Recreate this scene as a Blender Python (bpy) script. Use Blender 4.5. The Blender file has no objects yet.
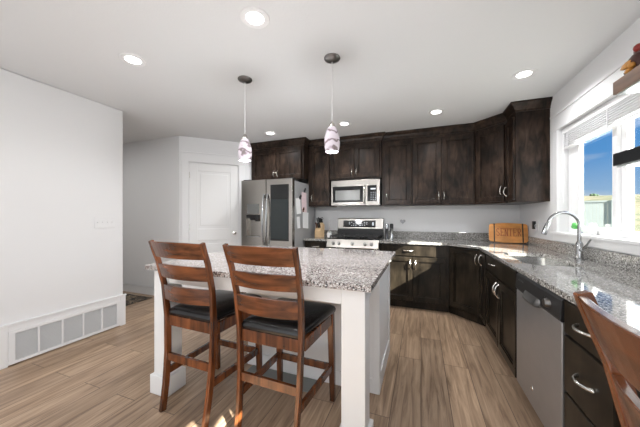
import bpy, bmesh, math, random
from mathutils import Vector, Matrix
random.seed(7)
R = math.radians
scene = bpy.context.scene
COL = scene.collection

# ------------------------------------------------------------------ camera, world, sun, lights, exposure
cam_data = bpy.data.cameras.new('camera')
cam_data.sensor_width = 36.0
cam_data.lens = 265.0 / 640.0 * 36.0
cam_data.shift_y = 2.5 / 640.0
cam_data.clip_start = 0.02
cam_data.clip_end = 1000
cam = bpy.data.objects.new('camera', cam_data)
COL.objects.link(cam)
cam.location = (0, 0, 1.24)
cam.rotation_euler = (R(90), 0, math.atan(101.0 / 265.0))
scene.camera = cam

scene.view_settings.view_transform = 'Standard'
scene.view_settings.look = 'None'
scene.view_settings.gamma = 1.0
scene.view_settings.use_curve_mapping = False
scene.view_settings.exposure = 0.50

world = bpy.data.worlds.new('sky')
scene.world = world
world.use_nodes = True
wt = world.node_tree
wt.nodes.clear()
w_out = wt.nodes.new('ShaderNodeOutputWorld')
w_bg = wt.nodes.new('ShaderNodeBackground')
w_bg.inputs['Strength'].default_value = 0.60
w_tc = wt.nodes.new('ShaderNodeTexCoord')
w_sep = wt.nodes.new('ShaderNodeSeparateXYZ')
w_ramp = wt.nodes.new('ShaderNodeValToRGB')
w_ramp.color_ramp.elements[0].position = 0.0
w_ramp.color_ramp.elements[0].color = (0.55, 0.74, 0.95, 1)
w_ramp.color_ramp.elements[1].position = 0.55
w_ramp.color_ramp.elements[1].color = (0.045, 0.19, 0.62, 1)
e = w_ramp.color_ramp.elements.new(0.17)
e.color = (0.13, 0.40, 0.85, 1)
w_map = wt.nodes.new('ShaderNodeMapping')
w_map.inputs['Scale'].default_value = (1.2, 1.2, 5.0)
w_noise = wt.nodes.new('ShaderNodeTexNoise')
w_noise.inputs['Scale'].default_value = 2.1
w_noise.inputs['Detail'].default_value = 7
w_cl = wt.nodes.new('ShaderNodeValToRGB')
w_cl.color_ramp.elements[0].position = 0.50
w_cl.color_ramp.elements[0].color = (0, 0, 0, 1)
w_cl.color_ramp.elements[1].position = 0.74
w_cl.color_ramp.elements[1].color = (1, 1, 1, 1)
w_mix = wt.nodes.new('ShaderNodeMix')
w_mix.data_type = 'RGBA'
w_mix.inputs[7].default_value = (0.86, 0.90, 0.95, 1)
wt.links.new(w_tc.outputs['Generated'], w_sep.inputs[0])
wt.links.new(w_sep.outputs['Z'], w_ramp.inputs[0])
wt.links.new(w_tc.outputs['Generated'], w_map.inputs[0])
wt.links.new(w_map.outputs[0], w_noise.inputs['Vector'])
wt.links.new(w_noise.outputs[0], w_cl.inputs[0])
wt.links.new(w_cl.outputs[0], w_mix.inputs[0])
wt.links.new(w_ramp.outputs[0], w_mix.inputs[6])
wt.links.new(w_mix.outputs[2], w_bg.inputs[0])
wt.links.new(w_bg.outputs[0], w_out.inputs[0])


def add_light(name, kind, loc, energy, color=(1, 1, 1), direction=None, **kw):
    d = bpy.data.lights.new(name, kind)
    d.energy = energy
    d.color = color
    for k, v in kw.items():
        setattr(d, k, v)
    o = bpy.data.objects.new(name, d)
    o.location = loc
    if direction is not None:
        o.rotation_euler = Vector(direction).to_track_quat('-Z', 'Y').to_euler()
    COL.objects.link(o)
    return o


add_light('sun', 'SUN', (6, 0, 5), 32.0, (1.0, 0.95, 0.86), (-1, 0.62, -0.68), angle=R(0.6))
# added soft fill behind the camera, in front of the closed rear wall
add_light('fill_rear', 'AREA', (-1.0, -1.85, 1.25), 24, (0.91, 0.955, 1.0), (0, 1, 0.22),
          shape='RECTANGLE', size=4.0, size_y=2.0)
# daylight through the kitchen window
add_light('daylight_window', 'AREA', (1.50, 2.50, 1.50), 6, (0.96, 0.98, 1.0), (-1, 0, -0.1),
          shape='RECTANGLE', size=0.95, size_y=0.75)
# added fills behind the camera, one facing down and one facing up
add_light('fill_down_dining', 'AREA', (-1.0, -0.6, 2.40), 15, (1.0, 0.99, 0.97), (0, 0, -1),
          shape='RECTANGLE', size=3.4, size_y=1.8)
add_light('fill_up_dining', 'AREA', (-1.0, -1.0, 0.08), 26, (0.89, 0.945, 1.0), (0, 0.35, 1),
          shape='RECTANGLE', size=3.6, size_y=1.6)
add_light('fill_hall', 'AREA', (-4.3, 1.6, 2.40), 10, (1.0, 0.99, 0.97), (0, 0, -1),
          shape='RECTANGLE', size=0.9, size_y=0.9)  # unseen fill added to brighten the hall

# ------------------------------------------------------------------ materials
MATS = {}


def new_mat(name):
    m = bpy.data.materials.new(name)
    m.use_nodes = True
    return m, m.node_tree, m.node_tree.nodes['Principled BSDF']


def simple(name, col, rough=0.5, metal=0.0, bump=0.0, bscale=200, emit=0, spec=0.5, var=0.0, coat=0.0):
    m, nt, b = new_mat(name)
    b.inputs['Base Color'].default_value = (*col, 1)
    b.inputs['Roughness'].default_value = rough
    b.inputs['Metallic'].default_value = metal
    b.inputs['Specular IOR Level'].default_value = spec
    b.inputs['Coat Weight'].default_value = coat
    if emit:
        b.inputs['Emission Color'].default_value = (*col, 1)
        b.inputs['Emission Strength'].default_value = emit
    tc = nt.nodes.new('ShaderNodeTexCoord')
    no = nt.nodes.new('ShaderNodeTexNoise')
    no.inputs['Scale'].default_value = bscale
    no.inputs['Detail'].default_value = 4
    nt.links.new(tc.outputs['Object'], no.inputs['Vector'])
    if bump:
        bu = nt.nodes.new('ShaderNodeBump')
        bu.inputs['Strength'].default_value = bump
        bu.inputs['Distance'].default_value = 0.003
        nt.links.new(no.outputs[0], bu.inputs['Height'])
        nt.links.new(bu.outputs[0], b.inputs['Normal'])
    if var:
        mx = nt.nodes.new('ShaderNodeMix')
        mx.data_type = 'RGBA'
        mx.inputs[6].default_value = (*[c * (1 - var) for c in col], 1)
        mx.inputs[7].default_value = (*[min(1, c * (1 + var)) for c in col], 1)
        nt.links.new(no.outputs[0], mx.inputs[0])
        nt.links.new(mx.outputs[2], b.inputs['Base Color'])
    MATS[name] = m
    return m


simple('wall_paint', (0.73, 0.73, 0.735), 0.85, bump=0.08, bscale=160)
simple('ceiling_paint', (0.70, 0.705, 0.71), 0.9, bump=0.35, bscale=70)
simple('trim_white', (0.76, 0.76, 0.765), 0.45)
simple('door_white', (0.78, 0.78, 0.775), 0.45)
simple('island_white', (0.80, 0.80, 0.80), 0.5)
simple('vinyl_white', (0.85, 0.85, 0.86), 0.35)
simple('nickel', (0.66, 0.64, 0.60), 0.25, 1.0)
simple('chrome', (0.45, 0.46, 0.47), 0.2, 1.0)
simple('dark_nickel', (0.20, 0.195, 0.19), 0.3, 1.0)
simple('black_glass', (0.012, 0.013, 0.014), 0.06)
simple('screen_glass', (0.022, 0.029, 0.030), 0.07)
simple('black_plastic', (0.015, 0.015, 0.016), 0.4)
simple('cast_iron', (0.02, 0.02, 0.02), 0.6, bump=0.2)
simple('grey_side', (0.36, 0.365, 0.37), 0.45, 0.2)
simple('leather', (0.008, 0.008, 0.009), 0.24, bump=0.25, bscale=240)
simple('paper', (0.82, 0.82, 0.82), 0.7, var=0.06, bscale=60)
simple('paper_pink', (0.72, 0.58, 0.60), 0.7, var=0.15, bscale=45)
simple('knife_block_wood', (0.60, 0.42, 0.24), 0.5, var=0.2, bscale=30)
simple('brown_wood', (0.12, 0.05, 0.025), 0.5)
simple('white_plastic', (0.82, 0.82, 0.81), 0.4)
simple('green_leaf', (0.10, 0.42, 0.10), 0.5)
simple('blue_glaze', (0.18, 0.24, 0.34), 0.3)
simple('orange_glaze', (0.55, 0.25, 0.05), 0.55, var=0.4, bscale=40)
simple('maroon_glaze', (0.055, 0.012, 0.010), 0.35, var=0.5, bscale=30)
simple('red_glaze', (0.25, 0.02, 0.015), 0.3)
simple('lens', (1.0, 0.98, 0.95), 0.4, emit=6)
simple('display_text', (0.55, 0.60, 0.65), 0.4, emit=0.35)
simple('heart_grey', (0.30, 0.30, 0.31), 0.5, 0.5)
simple('strip_grey', (0.22, 0.235, 0.225), 0.6, bump=0.3, bscale=300)
simple('shelf_black', (0.016, 0.018, 0.020), 0.3)
simple('fence_white', (0.42, 0.47, 0.47), 0.6)
simple('rubber', (0.02, 0.02, 0.02), 0.7)
simple('cable_white', (0.8, 0.8, 0.8), 0.5)
simple('burnt', (0.03, 0.018, 0.012), 0.6)
simple('letter_burn', (0.24, 0.055, 0.02), 0.6)
simple('vent_back', (0.10, 0.10, 0.105), 0.7)
simple('vent_white', (0.62, 0.62, 0.62), 0.5)
simple('shelf_underside', (0.62, 0.68, 0.68), 0.12)
simple('tree_dark', (0.05, 0.09, 0.045), 0.9, var=0.4, bscale=2)


def steel(name, col, rough, sc=(1, 1, 60)):
    m, nt, b = new_mat(name)
    b.inputs['Metallic'].default_value = 1.0
    b.inputs['Roughness'].default_value = rough
    tc = nt.nodes.new('ShaderNodeTexCoord')
    mp = nt.nodes.new('ShaderNodeMapping')
    mp.inputs['Scale'].default_value = sc
    no = nt.nodes.new('ShaderNodeTexNoise')
    no.inputs['Scale'].default_value = 8
    no.inputs['Detail'].default_value = 3
    mx = nt.nodes.new('ShaderNodeMix')
    mx.data_type = 'RGBA'
    mx.inputs[6].default_value = (*[c * 0.90 for c in col], 1)
    mx.inputs[7].default_value = (*[min(1, c * 1.08) for c in col], 1)
    nt.links.new(tc.outputs['Object'], mp.inputs[0])
    nt.links.new(mp.outputs[0], no.inputs['Vector'])
    nt.links.new(no.outputs[0], mx.inputs[0])
    nt.links.new(mx.outputs[2], b.inputs['Base Color'])
    MATS[name] = m


steel('stainless', (0.46, 0.44, 0.41), 0.24)
steel('range_steel', (0.31, 0.295, 0.275), 0.30, (60, 1, 1))
steel('stainless_dw', (0.40, 0.395, 0.40), 0.38, (1, 1, 1.5))
MATS['stainless_dw'].node_tree.nodes['Principled BSDF'].inputs['Metallic'].default_value = 0.8
steel('sink_steel', (0.55, 0.55, 0.55), 0.22, (1, 1, 1))


def wood(name, c1, c2, rough=0.4, scale=(14, 14, 1.2), knots=False, coat=0.0, c3=None, bright=None):
    m, nt, b = new_mat(name)
    b.inputs['Roughness'].default_value = rough
    b.inputs['Specular IOR Level'].default_value = 0.22 if 'cabinet' in name else 0.5
    b.inputs['Coat Weight'].default_value = coat
    b.inputs['Coat Roughness'].default_value = 0.15
    tc = nt.nodes.new('ShaderNodeTexCoord')
    mp = nt.nodes.new('ShaderNodeMapping')
    mp.inputs['Scale'].default_value = scale
    no = nt.nodes.new('ShaderNodeTexNoise')
    no.inputs['Scale'].default_value = 2.2
    no.inputs['Detail'].default_value = 8
    no.inputs['Distortion'].default_value = 1.2 if 'cabinet' in name else 0.5
    oi = nt.nodes.new('ShaderNodeObjectInfo')
    ad = nt.nodes.new('ShaderNodeVectorMath')
    ad.operation = 'ADD'
    ml = nt.nodes.new('ShaderNodeMath')
    ml.operation = 'MULTIPLY'
    ml.inputs[1].default_value = 37.0
    nt.links.new(oi.outputs['Random'], ml.inputs[0])
    nt.links.new(tc.outputs['Object'], ad.inputs[0])
    nt.links.new(ml.outputs[0], ad.inputs[1])
    nt.links.new(ad.outputs[0], mp.inputs[0])
    nt.links.new(mp.outputs[0], no.inputs['Vector'])
    rp = nt.nodes.new('ShaderNodeValToRGB')
    rp.color_ramp.elements[0].position = 0.33
    rp.color_ramp.elements[0].color = (*c1, 1)
    rp.color_ramp.elements[1].position = 0.70
    rp.color_ramp.elements[1].color = (*c2, 1)
    nt.links.new(no.outputs[0], rp.inputs[0])
    last = rp.outputs[0]
    # broad blotches of stain
    n2 = nt.nodes.new('ShaderNodeTexNoise')
    n2.inputs['Scale'].default_value = 5.5
    n2.inputs['Detail'].default_value = 3
    nt.links.new(ad.outputs[0], n2.inputs['Vector'])
    mx = nt.nodes.new('ShaderNodeMix')
    mx.data_type = 'RGBA'
    mx.blend_type = 'MULTIPLY'
    mx.inputs[0].default_value = 0.75 if 'cabinet' in name else 0.35
    r2 = nt.nodes.new('ShaderNodeValToRGB')
    r2.color_ramp.elements[0].position = 0.35
    r2.color_ramp.elements[0].color = (0.30, 0.28, 0.27, 1)
    r2.color_ramp.elements[1].position = 0.65
    r2.color_ramp.elements[1].color = (1.5, 1.42, 1.35, 1)
    nt.links.new(n2.outputs[0], r2.inputs[0])
    nt.links.new(last, mx.inputs[6])
    nt.links.new(r2.outputs[0], mx.inputs[7])
    nt.links.new(mx.outputs[2], b.inputs['Base Color'])
    MATS[name] = m


wood('cabinet_wood', (0.0080, 0.0050, 0.0036), (0.052, 0.034, 0.0245), 0.33, (7, 7, 1.8))
wood('base_cabinet_wood', (0.0085, 0.0070, 0.0048), (0.026, 0.0205, 0.0145), 0.30, (9, 9, 1.6))
wood('stool_wood', (0.050, 0.0150, 0.0050), (0.215, 0.068, 0.020), 0.26, (12, 12, 1.2), coat=0.3)
wood('stool_rail_wood', (0.050, 0.0150, 0.0050), (0.215, 0.068, 0.020), 0.26, (1.2, 12, 12), coat=0.3)
wood('board_wood', (0.50, 0.20, 0.045), (0.66, 0.31, 0.085), 0.4, (2, 9, 9))
wood('shelf_wood', (0.13, 0.062, 0.03), (0.24, 0.125, 0.065), 0.4, (9, 1.2, 9))


def granite(name, cols, scale, rough=0.10):
    m, nt, b = new_mat(name)
    b.inputs['Roughness'].default_value = rough
    tc = nt.nodes.new('ShaderNodeTexCoord')
    v = nt.nodes.new('ShaderNodeTexVoronoi')
    v.inputs['Scale'].default_value = scale
    no = nt.nodes.new('ShaderNodeTexNoise')
    no.inputs['Scale'].default_value = scale * 0.6
    no.inputs['Detail'].default_value = 6
    no.inputs['Roughness'].default_value = 0.75
    va = nt.nodes.new('ShaderNodeVectorMath')
    va.operation = 'ADD'
    sc = nt.nodes.new('ShaderNodeVectorMath')
    sc.operation = 'SCALE'
    sc.inputs['Scale'].default_value = 0.006
    nt.links.new(tc.outputs['Object'], no.inputs['Vector'])
    nt.links.new(no.outputs['Color'], sc.inputs[0])
    nt.links.new(tc.outputs['Object'], va.inputs[0])
    nt.links.new(sc.outputs[0], va.inputs[1])
    nt.links.new(va.outputs[0], v.inputs['Vector'])
    sp = nt.nodes.new('ShaderNodeSeparateXYZ')
    nt.links.new(v.outputs['Color'], sp.inputs[0])
    rp = nt.nodes.new('ShaderNodeValToRGB')
    rp.color_ramp.interpolation = 'CONSTANT'
    els = rp.color_ramp.elements
    els[0].position = 0
    els[0].color = (*cols[0][1], 1)
    els[1].position = cols[1][0]
    els[1].color = (*cols[1][1], 1)
    for p, c in cols[2:]:
        q = els.new(p)
        q.color = (*c, 1)
    nt.links.new(sp.outputs[0], rp.inputs[0])
    mx = nt.nodes.new('ShaderNodeMix')
    mx.data_type = 'RGBA'
    mx.blend_type = 'OVERLAY'
    mx.inputs[0].default_value = 0.7
    nt.links.new(rp.outputs[0], mx.inputs[6])
    nt.links.new(no.outputs[0], mx.inputs[7])
    nt.links.new(mx.outputs[2], b.inputs['Base Color'])
    MATS[name] = m


granite('granite_island', [(0, (0.03, 0.028, 0.028)), (0.16, (0.19, 0.15, 0.14)), (0.38, (0.36, 0.31, 0.29)),
                           (0.62, (0.50, 0.47, 0.45)), (0.86, (0.70, 0.69, 0.67))], 170, 0.07)
granite('granite_grey', [(0, (0.025, 0.025, 0.025)), (0.16, (0.15, 0.14, 0.13)), (0.38, (0.27, 0.26, 0.24)),
                         (0.62, (0.38, 0.37, 0.35)), (0.88, (0.62, 0.61, 0.59))], 190, 0.06)


def floor_strip():
    m, nt, b = new_mat('floor_planks')
    b.inputs['Roughness'].default_value = 0.38
    tc = nt.nodes.new('ShaderNodeTexCoord')
    mp = nt.nodes.new('ShaderNodeMapping')
    mp.inputs['Rotation'].default_value = (0, 0, R(90))
    br = nt.nodes.new('ShaderNodeTexBrick')
    br.offset = 0.37
    br.inputs['Scale'].default_value = 1.0
    br.inputs['Brick Width'].default_value = 1.22
    br.inputs['Row Height'].default_value = 0.18
    br.inputs['Mortar Size'].default_value = 0.0022
    br.inputs['Mortar Smooth'].default_value = 0.1
    br.inputs['Bias'].default_value = 0.0
    br.inputs['Color1'].default_value = (0, 0, 0, 1)
    br.inputs['Color2'].default_value = (1, 1, 1, 1)
    br.inputs['Mortar'].default_value = (0.5, 0.5, 0.5, 1)
    nt.links.new(tc.outputs['Object'], mp.inputs[0])
    nt.links.new(mp.outputs[0], br.inputs['Vector'])
    # grain, shifted per plank
    m2 = nt.nodes.new('ShaderNodeMapping')
    m2.inputs['Scale'].default_value = (0.9, 13.0, 1)
    ad = nt.nodes.new('ShaderNodeVectorMath')
    ad.operation = 'ADD'
    sc = nt.nodes.new('ShaderNodeVectorMath')
    sc.operation = 'SCALE'
    sc.inputs['Scale'].default_value = 9.0
    nt.links.new(br.outputs['Color'], sc.inputs[0])
    nt.links.new(mp.outputs[0], ad.inputs[0])
    nt.links.new(sc.outputs[0], ad.inputs[1])
    nt.links.new(ad.outputs[0], m2.inputs[0])
    no = nt.nodes.new('ShaderNodeTexNoise')
    no.inputs['Scale'].default_value = 2.4
    no.inputs['Detail'].default_value = 9
    no.inputs['Distortion'].default_value = 0.8
    no.inputs['Roughness'].default_value = 0.62
    nt.links.new(m2.outputs[0], no.inputs['Vector'])
    rp = nt.nodes.new('ShaderNodeValToRGB')
    els = rp.color_ramp.elements
    els[0].position = 0.30
    els[0].color = (0.185, 0.118, 0.074, 1)
    els[1].position = 0.72
    els[1].color = (0.52, 0.38, 0.26, 1)
    q = els.new(0.5)
    q.color = (0.36, 0.25, 0.168, 1)
    nt.links.new(no.outputs[0], rp.inputs[0])
    hs = nt.nodes.new('ShaderNodeMix')
    hs.data_type = 'RGBA'
    hs.blend_type = 'MULTIPLY'
    hs.inputs[0].default_value = 1.0
    r3 = nt.nodes.new('ShaderNodeValToRGB')
    r3.color_ramp.elements[0].color = (0.85, 0.84, 0.84, 1)
    r3.color_ramp.elements[1].color = (1.13, 1.12, 1.10, 1)
    nt.links.new(br.outputs['Color'], r3.inputs[0])
    nt.links.new(rp.outputs[0], hs.inputs[6])
    nt.links.new(r3.outputs[0], hs.inputs[7])
    gap = nt.nodes.new('ShaderNodeMix')
    gap.data_type = 'RGBA'
    nt.links.new(br.outputs['Fac'], gap.inputs[0])
    nt.links.new(hs.outputs[2], gap.inputs[6])
    gap.inputs[7].default_value = (0.12, 0.08, 0.055, 1)
    nt.links.new(gap.outputs[2], b.inputs['Base Color'])
    MATS['floor_planks'] = m


floor_strip()


def glass_mat(name, tint=(1, 1, 1), ior=1.45):
    m = bpy.data.materials.new(name)
    m.use_nodes = True
    nt = m.node_tree
    nt.nodes.clear()
    out = nt.nodes.new('ShaderNodeOutputMaterial')
    tr = nt.nodes.new('ShaderNodeBsdfTransparent')
    tr.inputs[0].default_value = (*tint, 1)
    gl = nt.nodes.new('ShaderNodeBsdfGlossy')
    gl.inputs['Roughness'].default_value = 0.02
    lw = nt.nodes.new('ShaderNodeLayerWeight')
    lw.inputs['Blend'].default_value = 0.5
    pw_ = nt.nodes.new('ShaderNodeMath')
    pw_.operation = 'POWER'
    pw_.inputs[1].default_value = 5.0
    nt.links.new(lw.outputs['Facing'], pw_.inputs[0])
    fr = nt.nodes.new('ShaderNodeMath')
    fr.operation = 'MULTIPLY_ADD'
    fr.inputs[1].default_value = 0.5
    fr.inputs[2].default_value = 0.03
    nt.links.new(pw_.outputs[0], fr.inputs[0])
    mx = nt.nodes.new('ShaderNodeMixShader')
    nt.links.new(fr.outputs[0], mx.inputs[0])
    nt.links.new(tr.outputs[0], mx.inputs[1])
    nt.links.new(gl.outputs[0], mx.inputs[2])
    nt.links.new(mx.outputs[0], out.inputs[0])
    MATS[name] = m


glass_mat('window_glass', (0.97, 0.99, 0.99), 1.25)


def pendant_glass():
    m, nt, b = new_mat('pendant_glass')
    tc = nt.nodes.new('ShaderNodeTexCoord')
    wv = nt.nodes.new('ShaderNodeTexWave')
    wv.bands_direction = 'Z'
    wv.inputs['Scale'].default_value = 4.5
    wv.inputs['Distortion'].default_value = 9.0
    wv.inputs['Detail'].default_value = 2.0
    wv.inputs['Detail Scale'].default_value = 2.2
    rp = nt.nodes.new('ShaderNodeValToRGB')
    els = rp.color_ramp.elements
    els[0].position = 0.0
    els[0].color = (0.20, 0.165, 0.165, 1)
    els[1].position = 0.36
    els[1].color = (0.62, 0.56, 0.61, 1)
    q = els.new(0.16)
    q.color = (0.42, 0.34, 0.40, 1)
    nt.links.new(tc.outputs['Object'], wv.inputs['Vector'])
    nt.links.new(wv.outputs['Color'], rp.inputs[0])
    nt.links.new(rp.outputs[0], b.inputs['Base Color'])
    nt.links.new(rp.outputs[0], b.inputs['Emission Color'])
    b.inputs['Emission Strength'].default_value = 0.15
    b.inputs['Roughness'].default_value = 0.08
    MATS['pendant_glass'] = m


pendant_glass()


def rug_mat():
    m, nt, b = new_mat('rug_pattern')
    tc = nt.nodes.new('ShaderNodeTexCoord')
    v = nt.nodes.new('ShaderNodeTexNoise')
    v.inputs['Scale'].default_value = 9
    v.inputs['Detail'].default_value = 3
    v.inputs['Distortion'].default_value = 2
    rp = nt.nodes.new('ShaderNodeValToRGB')
    rp.color_ramp.interpolation = 'CONSTANT'
    els = rp.color_ramp.elements
    els[0].position = 0
    els[0].color = (0.015, 0.014, 0.013, 1)
    els[1].position = 0.47
    els[1].color = (0.10, 0.075, 0.05, 1)
    q = els.new(0.56)
    q.color = (0.24, 0.19, 0.13, 1)
    q = els.new(0.66)
    q.color = (0.07, 0.02, 0.012, 1)
    nt.links.new(tc.outputs['Object'], v.inputs['Vector'])
    nt.links.new(v.outputs[0], rp.inputs[0])
    nt.links.new(rp.outputs[0], b.inputs['Base Color'])
    b.inputs['Roughness'].default_value = 0.95
    MATS['rug_pattern'] = m


rug_mat()


def field_mat():
    m, nt, b = new_mat('field_grass')
    tc = nt.nodes.new('ShaderNodeTexCoord')
    mp = nt.nodes.new('ShaderNodeMapping')
    mp.inputs['Rotation'].default_value = (0, 0, R(-25))
    mp.inputs['Scale'].default_value = (0.03, 0.14, 1)
    v = nt.nodes.new('ShaderNodeTexNoise')
    v.inputs['Scale'].default_value = 1.6
    v.inputs['Detail'].default_value = 6
    rp = nt.nodes.new('ShaderNodeValToRGB')
    els = rp.color_ramp.elements
    els[0].position = 0.36
    els[0].color = (0.05, 0.07, 0.03, 1)
    els[1].position = 0.62
    els[1].color = (0.17, 0.145, 0.09, 1)
    q = els.new(0.48)
    q.color = (0.10, 0.10, 0.055, 1)
    nt.links.new(tc.outputs['Object'], mp.inputs[0])
    nt.links.new(mp.outputs[0], v.inputs['Vector'])
    nt.links.new(v.outputs[0], rp.inputs[0])
    nt.links.new(rp.outputs[0], b.inputs['Base Color'])
    b.inputs['Roughness'].default_value = 1.0
    MATS['field_grass'] = m


field_mat()


# ------------------------------------------------------------------ mesh helpers
class MB:
    """collects shapes; build() links them as one mesh object"""

    def __init__(self):
        self.bm = bmesh.new()

    def box(self, x0, x1, y0, y1, z0, z1):
        v = [self.bm.verts.new(p) for p in
             [(x0, y0, z0), (x1, y0, z0), (x1, y1, z0), (x0, y1, z0), (x0, y0, z1), (x1, y0, z1), (x1, y1, z1), (x0, y1, z1)]]
        for f in [(3, 2, 1, 0), (4, 5, 6, 7), (0, 1, 5, 4), (1, 2, 6, 5), (2, 3, 7, 6), (3, 0, 4, 7)]:
            self.bm.faces.new([v[i] for i in f])
        return self

    def prism(self, poly, z0, z1):
        a = [self.bm.verts.new((x, y, z0)) for x, y in poly]
        b = [self.bm.verts.new((x, y, z1)) for x, y in poly]
        n = len(poly)
        self.bm.faces.new(list(reversed(a)))
        self.bm.faces.new(b)
        for i in range(n):
            self.bm.faces.new([a[i], a[(i + 1) % n], b[(i + 1) % n], b[i]])
        return self

    def loops(self, rings, cap=True, closed=False):
        vs = [[self.bm.verts.new(p) for p in r] for r in rings]
        n = len(rings[0])
        m = len(vs)
        for i in range(m if closed else m - 1):
            a, b = vs[i], vs[(i + 1) % m]
            for j in range(n):
                self.bm.faces.new([a[j], a[(j + 1) % n], b[(j + 1) % n], b[j]])
        if cap and not closed:
            self.bm.faces.new(list(reversed(vs[0])))
            self.bm.faces.new(vs[-1])
        return self

    def tube(self, pts, r, seg=10, closed=False):
        pts = [Vector(p) for p in pts]
        rs = r if isinstance(r, (list, tuple)) else [r] * len(pts)
        rings = []
        n = len(pts)
        up = None
        for i, p in enumerate(pts):
            if closed:
                t = pts[(i + 1) % n] - pts[i - 1]
            else:
                t = (pts[min(i + 1, n - 1)] - pts[max(i - 1, 0)])
            t.normalize()
            if up is None:
                up = Vector((0, 0, 1)) if abs(t.z) < 0.9 else Vector((1, 0, 0))
            a = t.cross(up).normalized()
            bb = a.cross(t).normalized()
            up = bb
            rings.append([p + (a * math.cos(2 * math.pi * k / seg) + bb * math.sin(2 * math.pi * k / seg)) * rs[i] for k in range(seg)])
        self.loops(rings, cap=True, closed=closed)
        return self

    def lathe(self, prof, c=(0, 0, 0), seg=24, cap=True):
        rings = [[(c[0] + r * math.cos(2 * math.pi * k / seg), c[1] + r * math.sin(2 * math.pi * k / seg), c[2] + z) for k in range(seg)] for r, z in prof]
        self.loops(rings, cap=cap)
        return self

    def bar(self, pts, w, d):
        """rectangular bar along pts; w = width along x, d = depth in the plane of travel"""
        pts = [Vector(p) for p in pts]
        rings = []
        n = len(pts)
        for i, p in enumerate(pts):
            t = (pts[min(i + 1, n - 1)] - pts[max(i - 1, 0)]).normalized()
            a = Vector((1, 0, 0))
            b = t.cross(a).normalized()
            ww = w[i] if isinstance(w, (list, tuple)) else w
            dd = d[i] if isinstance(d, (list, tuple)) else d
            rings.append([p + a * sx * ww / 2 + b * sy * dd / 2 for sx, sy in ((-1, -1), (1, -1), (1, 1), (-1, 1))])
        self.loops(rings)
        return self

    def ball(self, c, r, seg=12, sx=1, sy=1, sz=1):
        m = Matrix.Translation(c) @ Matrix.Diagonal((r * sx, r * sy, r * sz, 1))
        bmesh.ops.create_uvsphere(self.bm, u_segments=seg, v_segments=max(6, seg // 2), radius=1, matrix=m)
        return self

    def transform(self, m):
        bmesh.ops.transform(self.bm, matrix=m, verts=self.bm.verts)
        return self

    def build(self, name, mat, parent=None, bevel=0.0, smooth=False, loc=None, rz=None, seg=2):
        bmesh.ops.recalc_face_normals(self.bm, faces=self.bm.faces)
        me = bpy.data.meshes.new(name)
        self.bm.to_mesh(me)
        self.bm.free()
        me.materials.append(MATS[mat])
        o = bpy.data.objects.new(name, me)
        COL.objects.link(o)
        if smooth:
            for p in me.polygons:
                p.use_smooth = True
            try:
                me.set_sharp_from_angle(angle=R(35))
            except Exception:
                pass
        if bevel:
            md = o.modifiers.new('bevel', 'BEVEL')
            md.width = bevel
            md.segments = seg
            md.limit_method = 'ANGLE'
        if parent:
            o.parent = parent
        if loc:
            o.location = loc
        if rz is not None:
            o.rotation_euler = (0, 0, rz)
        return o


def tag(o, label, cat, group=None):
    o['label'] = label
    o['category'] = cat
    if group:
        o['group'] = group
    return o


def thing(name, label, cat, loc=(0, 0, 0), rz=0.0, group=None):
    o = bpy.data.objects.new(name, None)
    o.empty_display_size = 0.1
    o.location = loc
    o.rotation_euler = (0, 0, rz)
    COL.objects.link(o)
    return tag(o, label, cat, group)


def struct(o):
    o['kind'] = 'structure'
    return o


def copy_thing(root, loc, rz=None, label=None):
    r = root.copy()
    COL.objects.link(r)
    r.location = loc
    if rz is not None:
        r.rotation_euler = (0, 0, rz)
    if label:
        r['label'] = label

    def rec(src, dst):
        for ch in list(src.children):
            c = ch.copy()
            COL.objects.link(c)
            c.parent = dst
            rec(ch, c)
    rec(root, r)
    return r


def arc_pts(n, f):
    return [f(i / (n - 1)) for i in range(n)]


# ------------------------------------------------------------------ dimensions
XR = 1.235        # right wall
YB = 4.27        # back wall
XL = -3.18       # left wall
YL = 2.03        # where the left wall stops
ZC = 2.44
YF = -2.0        # wall behind the camera
CT = 0.90        # worktop height

# ------------------------------------------------------------------ room shell
struct(MB().box(-5.6, XR + 0.2, YF - 0.2, YB + 0.2, -0.12, 0).build('floor', 'floor_planks'))
struct(MB().box(-5.6, XR + 0.2, YF - 0.2, YB + 0.2, ZC, ZC + 0.12).build('ceiling', 'ceiling_paint'))
struct(MB().box(XL - 0.14, XL, YF, YL, 0, ZC).build('wall_left', 'wall_paint', bevel=0.012))
struct(MB().box(-5.4, -3.38, 2.95, 3.08, 0, ZC).build('wall_hall', 'wall_paint'))
struct(MB().box(-5.5, -5.4, YF, 3.08, 0, ZC).build('wall_hall_end', 'wall_paint'))
# corner pantry wall, set at 45 degrees
DG = Vector((math.cos(R(45)), math.sin(R(45)), 0))
P0 = Vector((-3.38, 2.95, 0))
DLEN = 1.03
wd = MB()
wd.box(0, 0.125, 0, 0.12, 0, ZC)
wd.box(0.862, DLEN, 0, 0.12, 0, ZC)
wd.box(0.125, 0.862, 0, 0.12, 2.065, ZC)
wdo = struct(wd.build('wall_pantry', 'wall_paint', loc=P0, rz=R(45)))
pe = P0 + DG * DLEN
struct(MB().box(pe.x - 0.12, pe.x, pe.y, YB, 0, ZC).build('wall_alcove', 'wall_paint'))
struct(MB().box(pe.x - 0.12, XR + 0.16, YB, YB + 0.14, 0, ZC).build('wall_back', 'wall_paint'))
# rear wall
wr = MB()
wr.box(-5.5, XR + 0.16, YF - 0.12, YF, 0, ZC)
struct(wr.build('wall_rear', 'wall_paint'))
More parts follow.
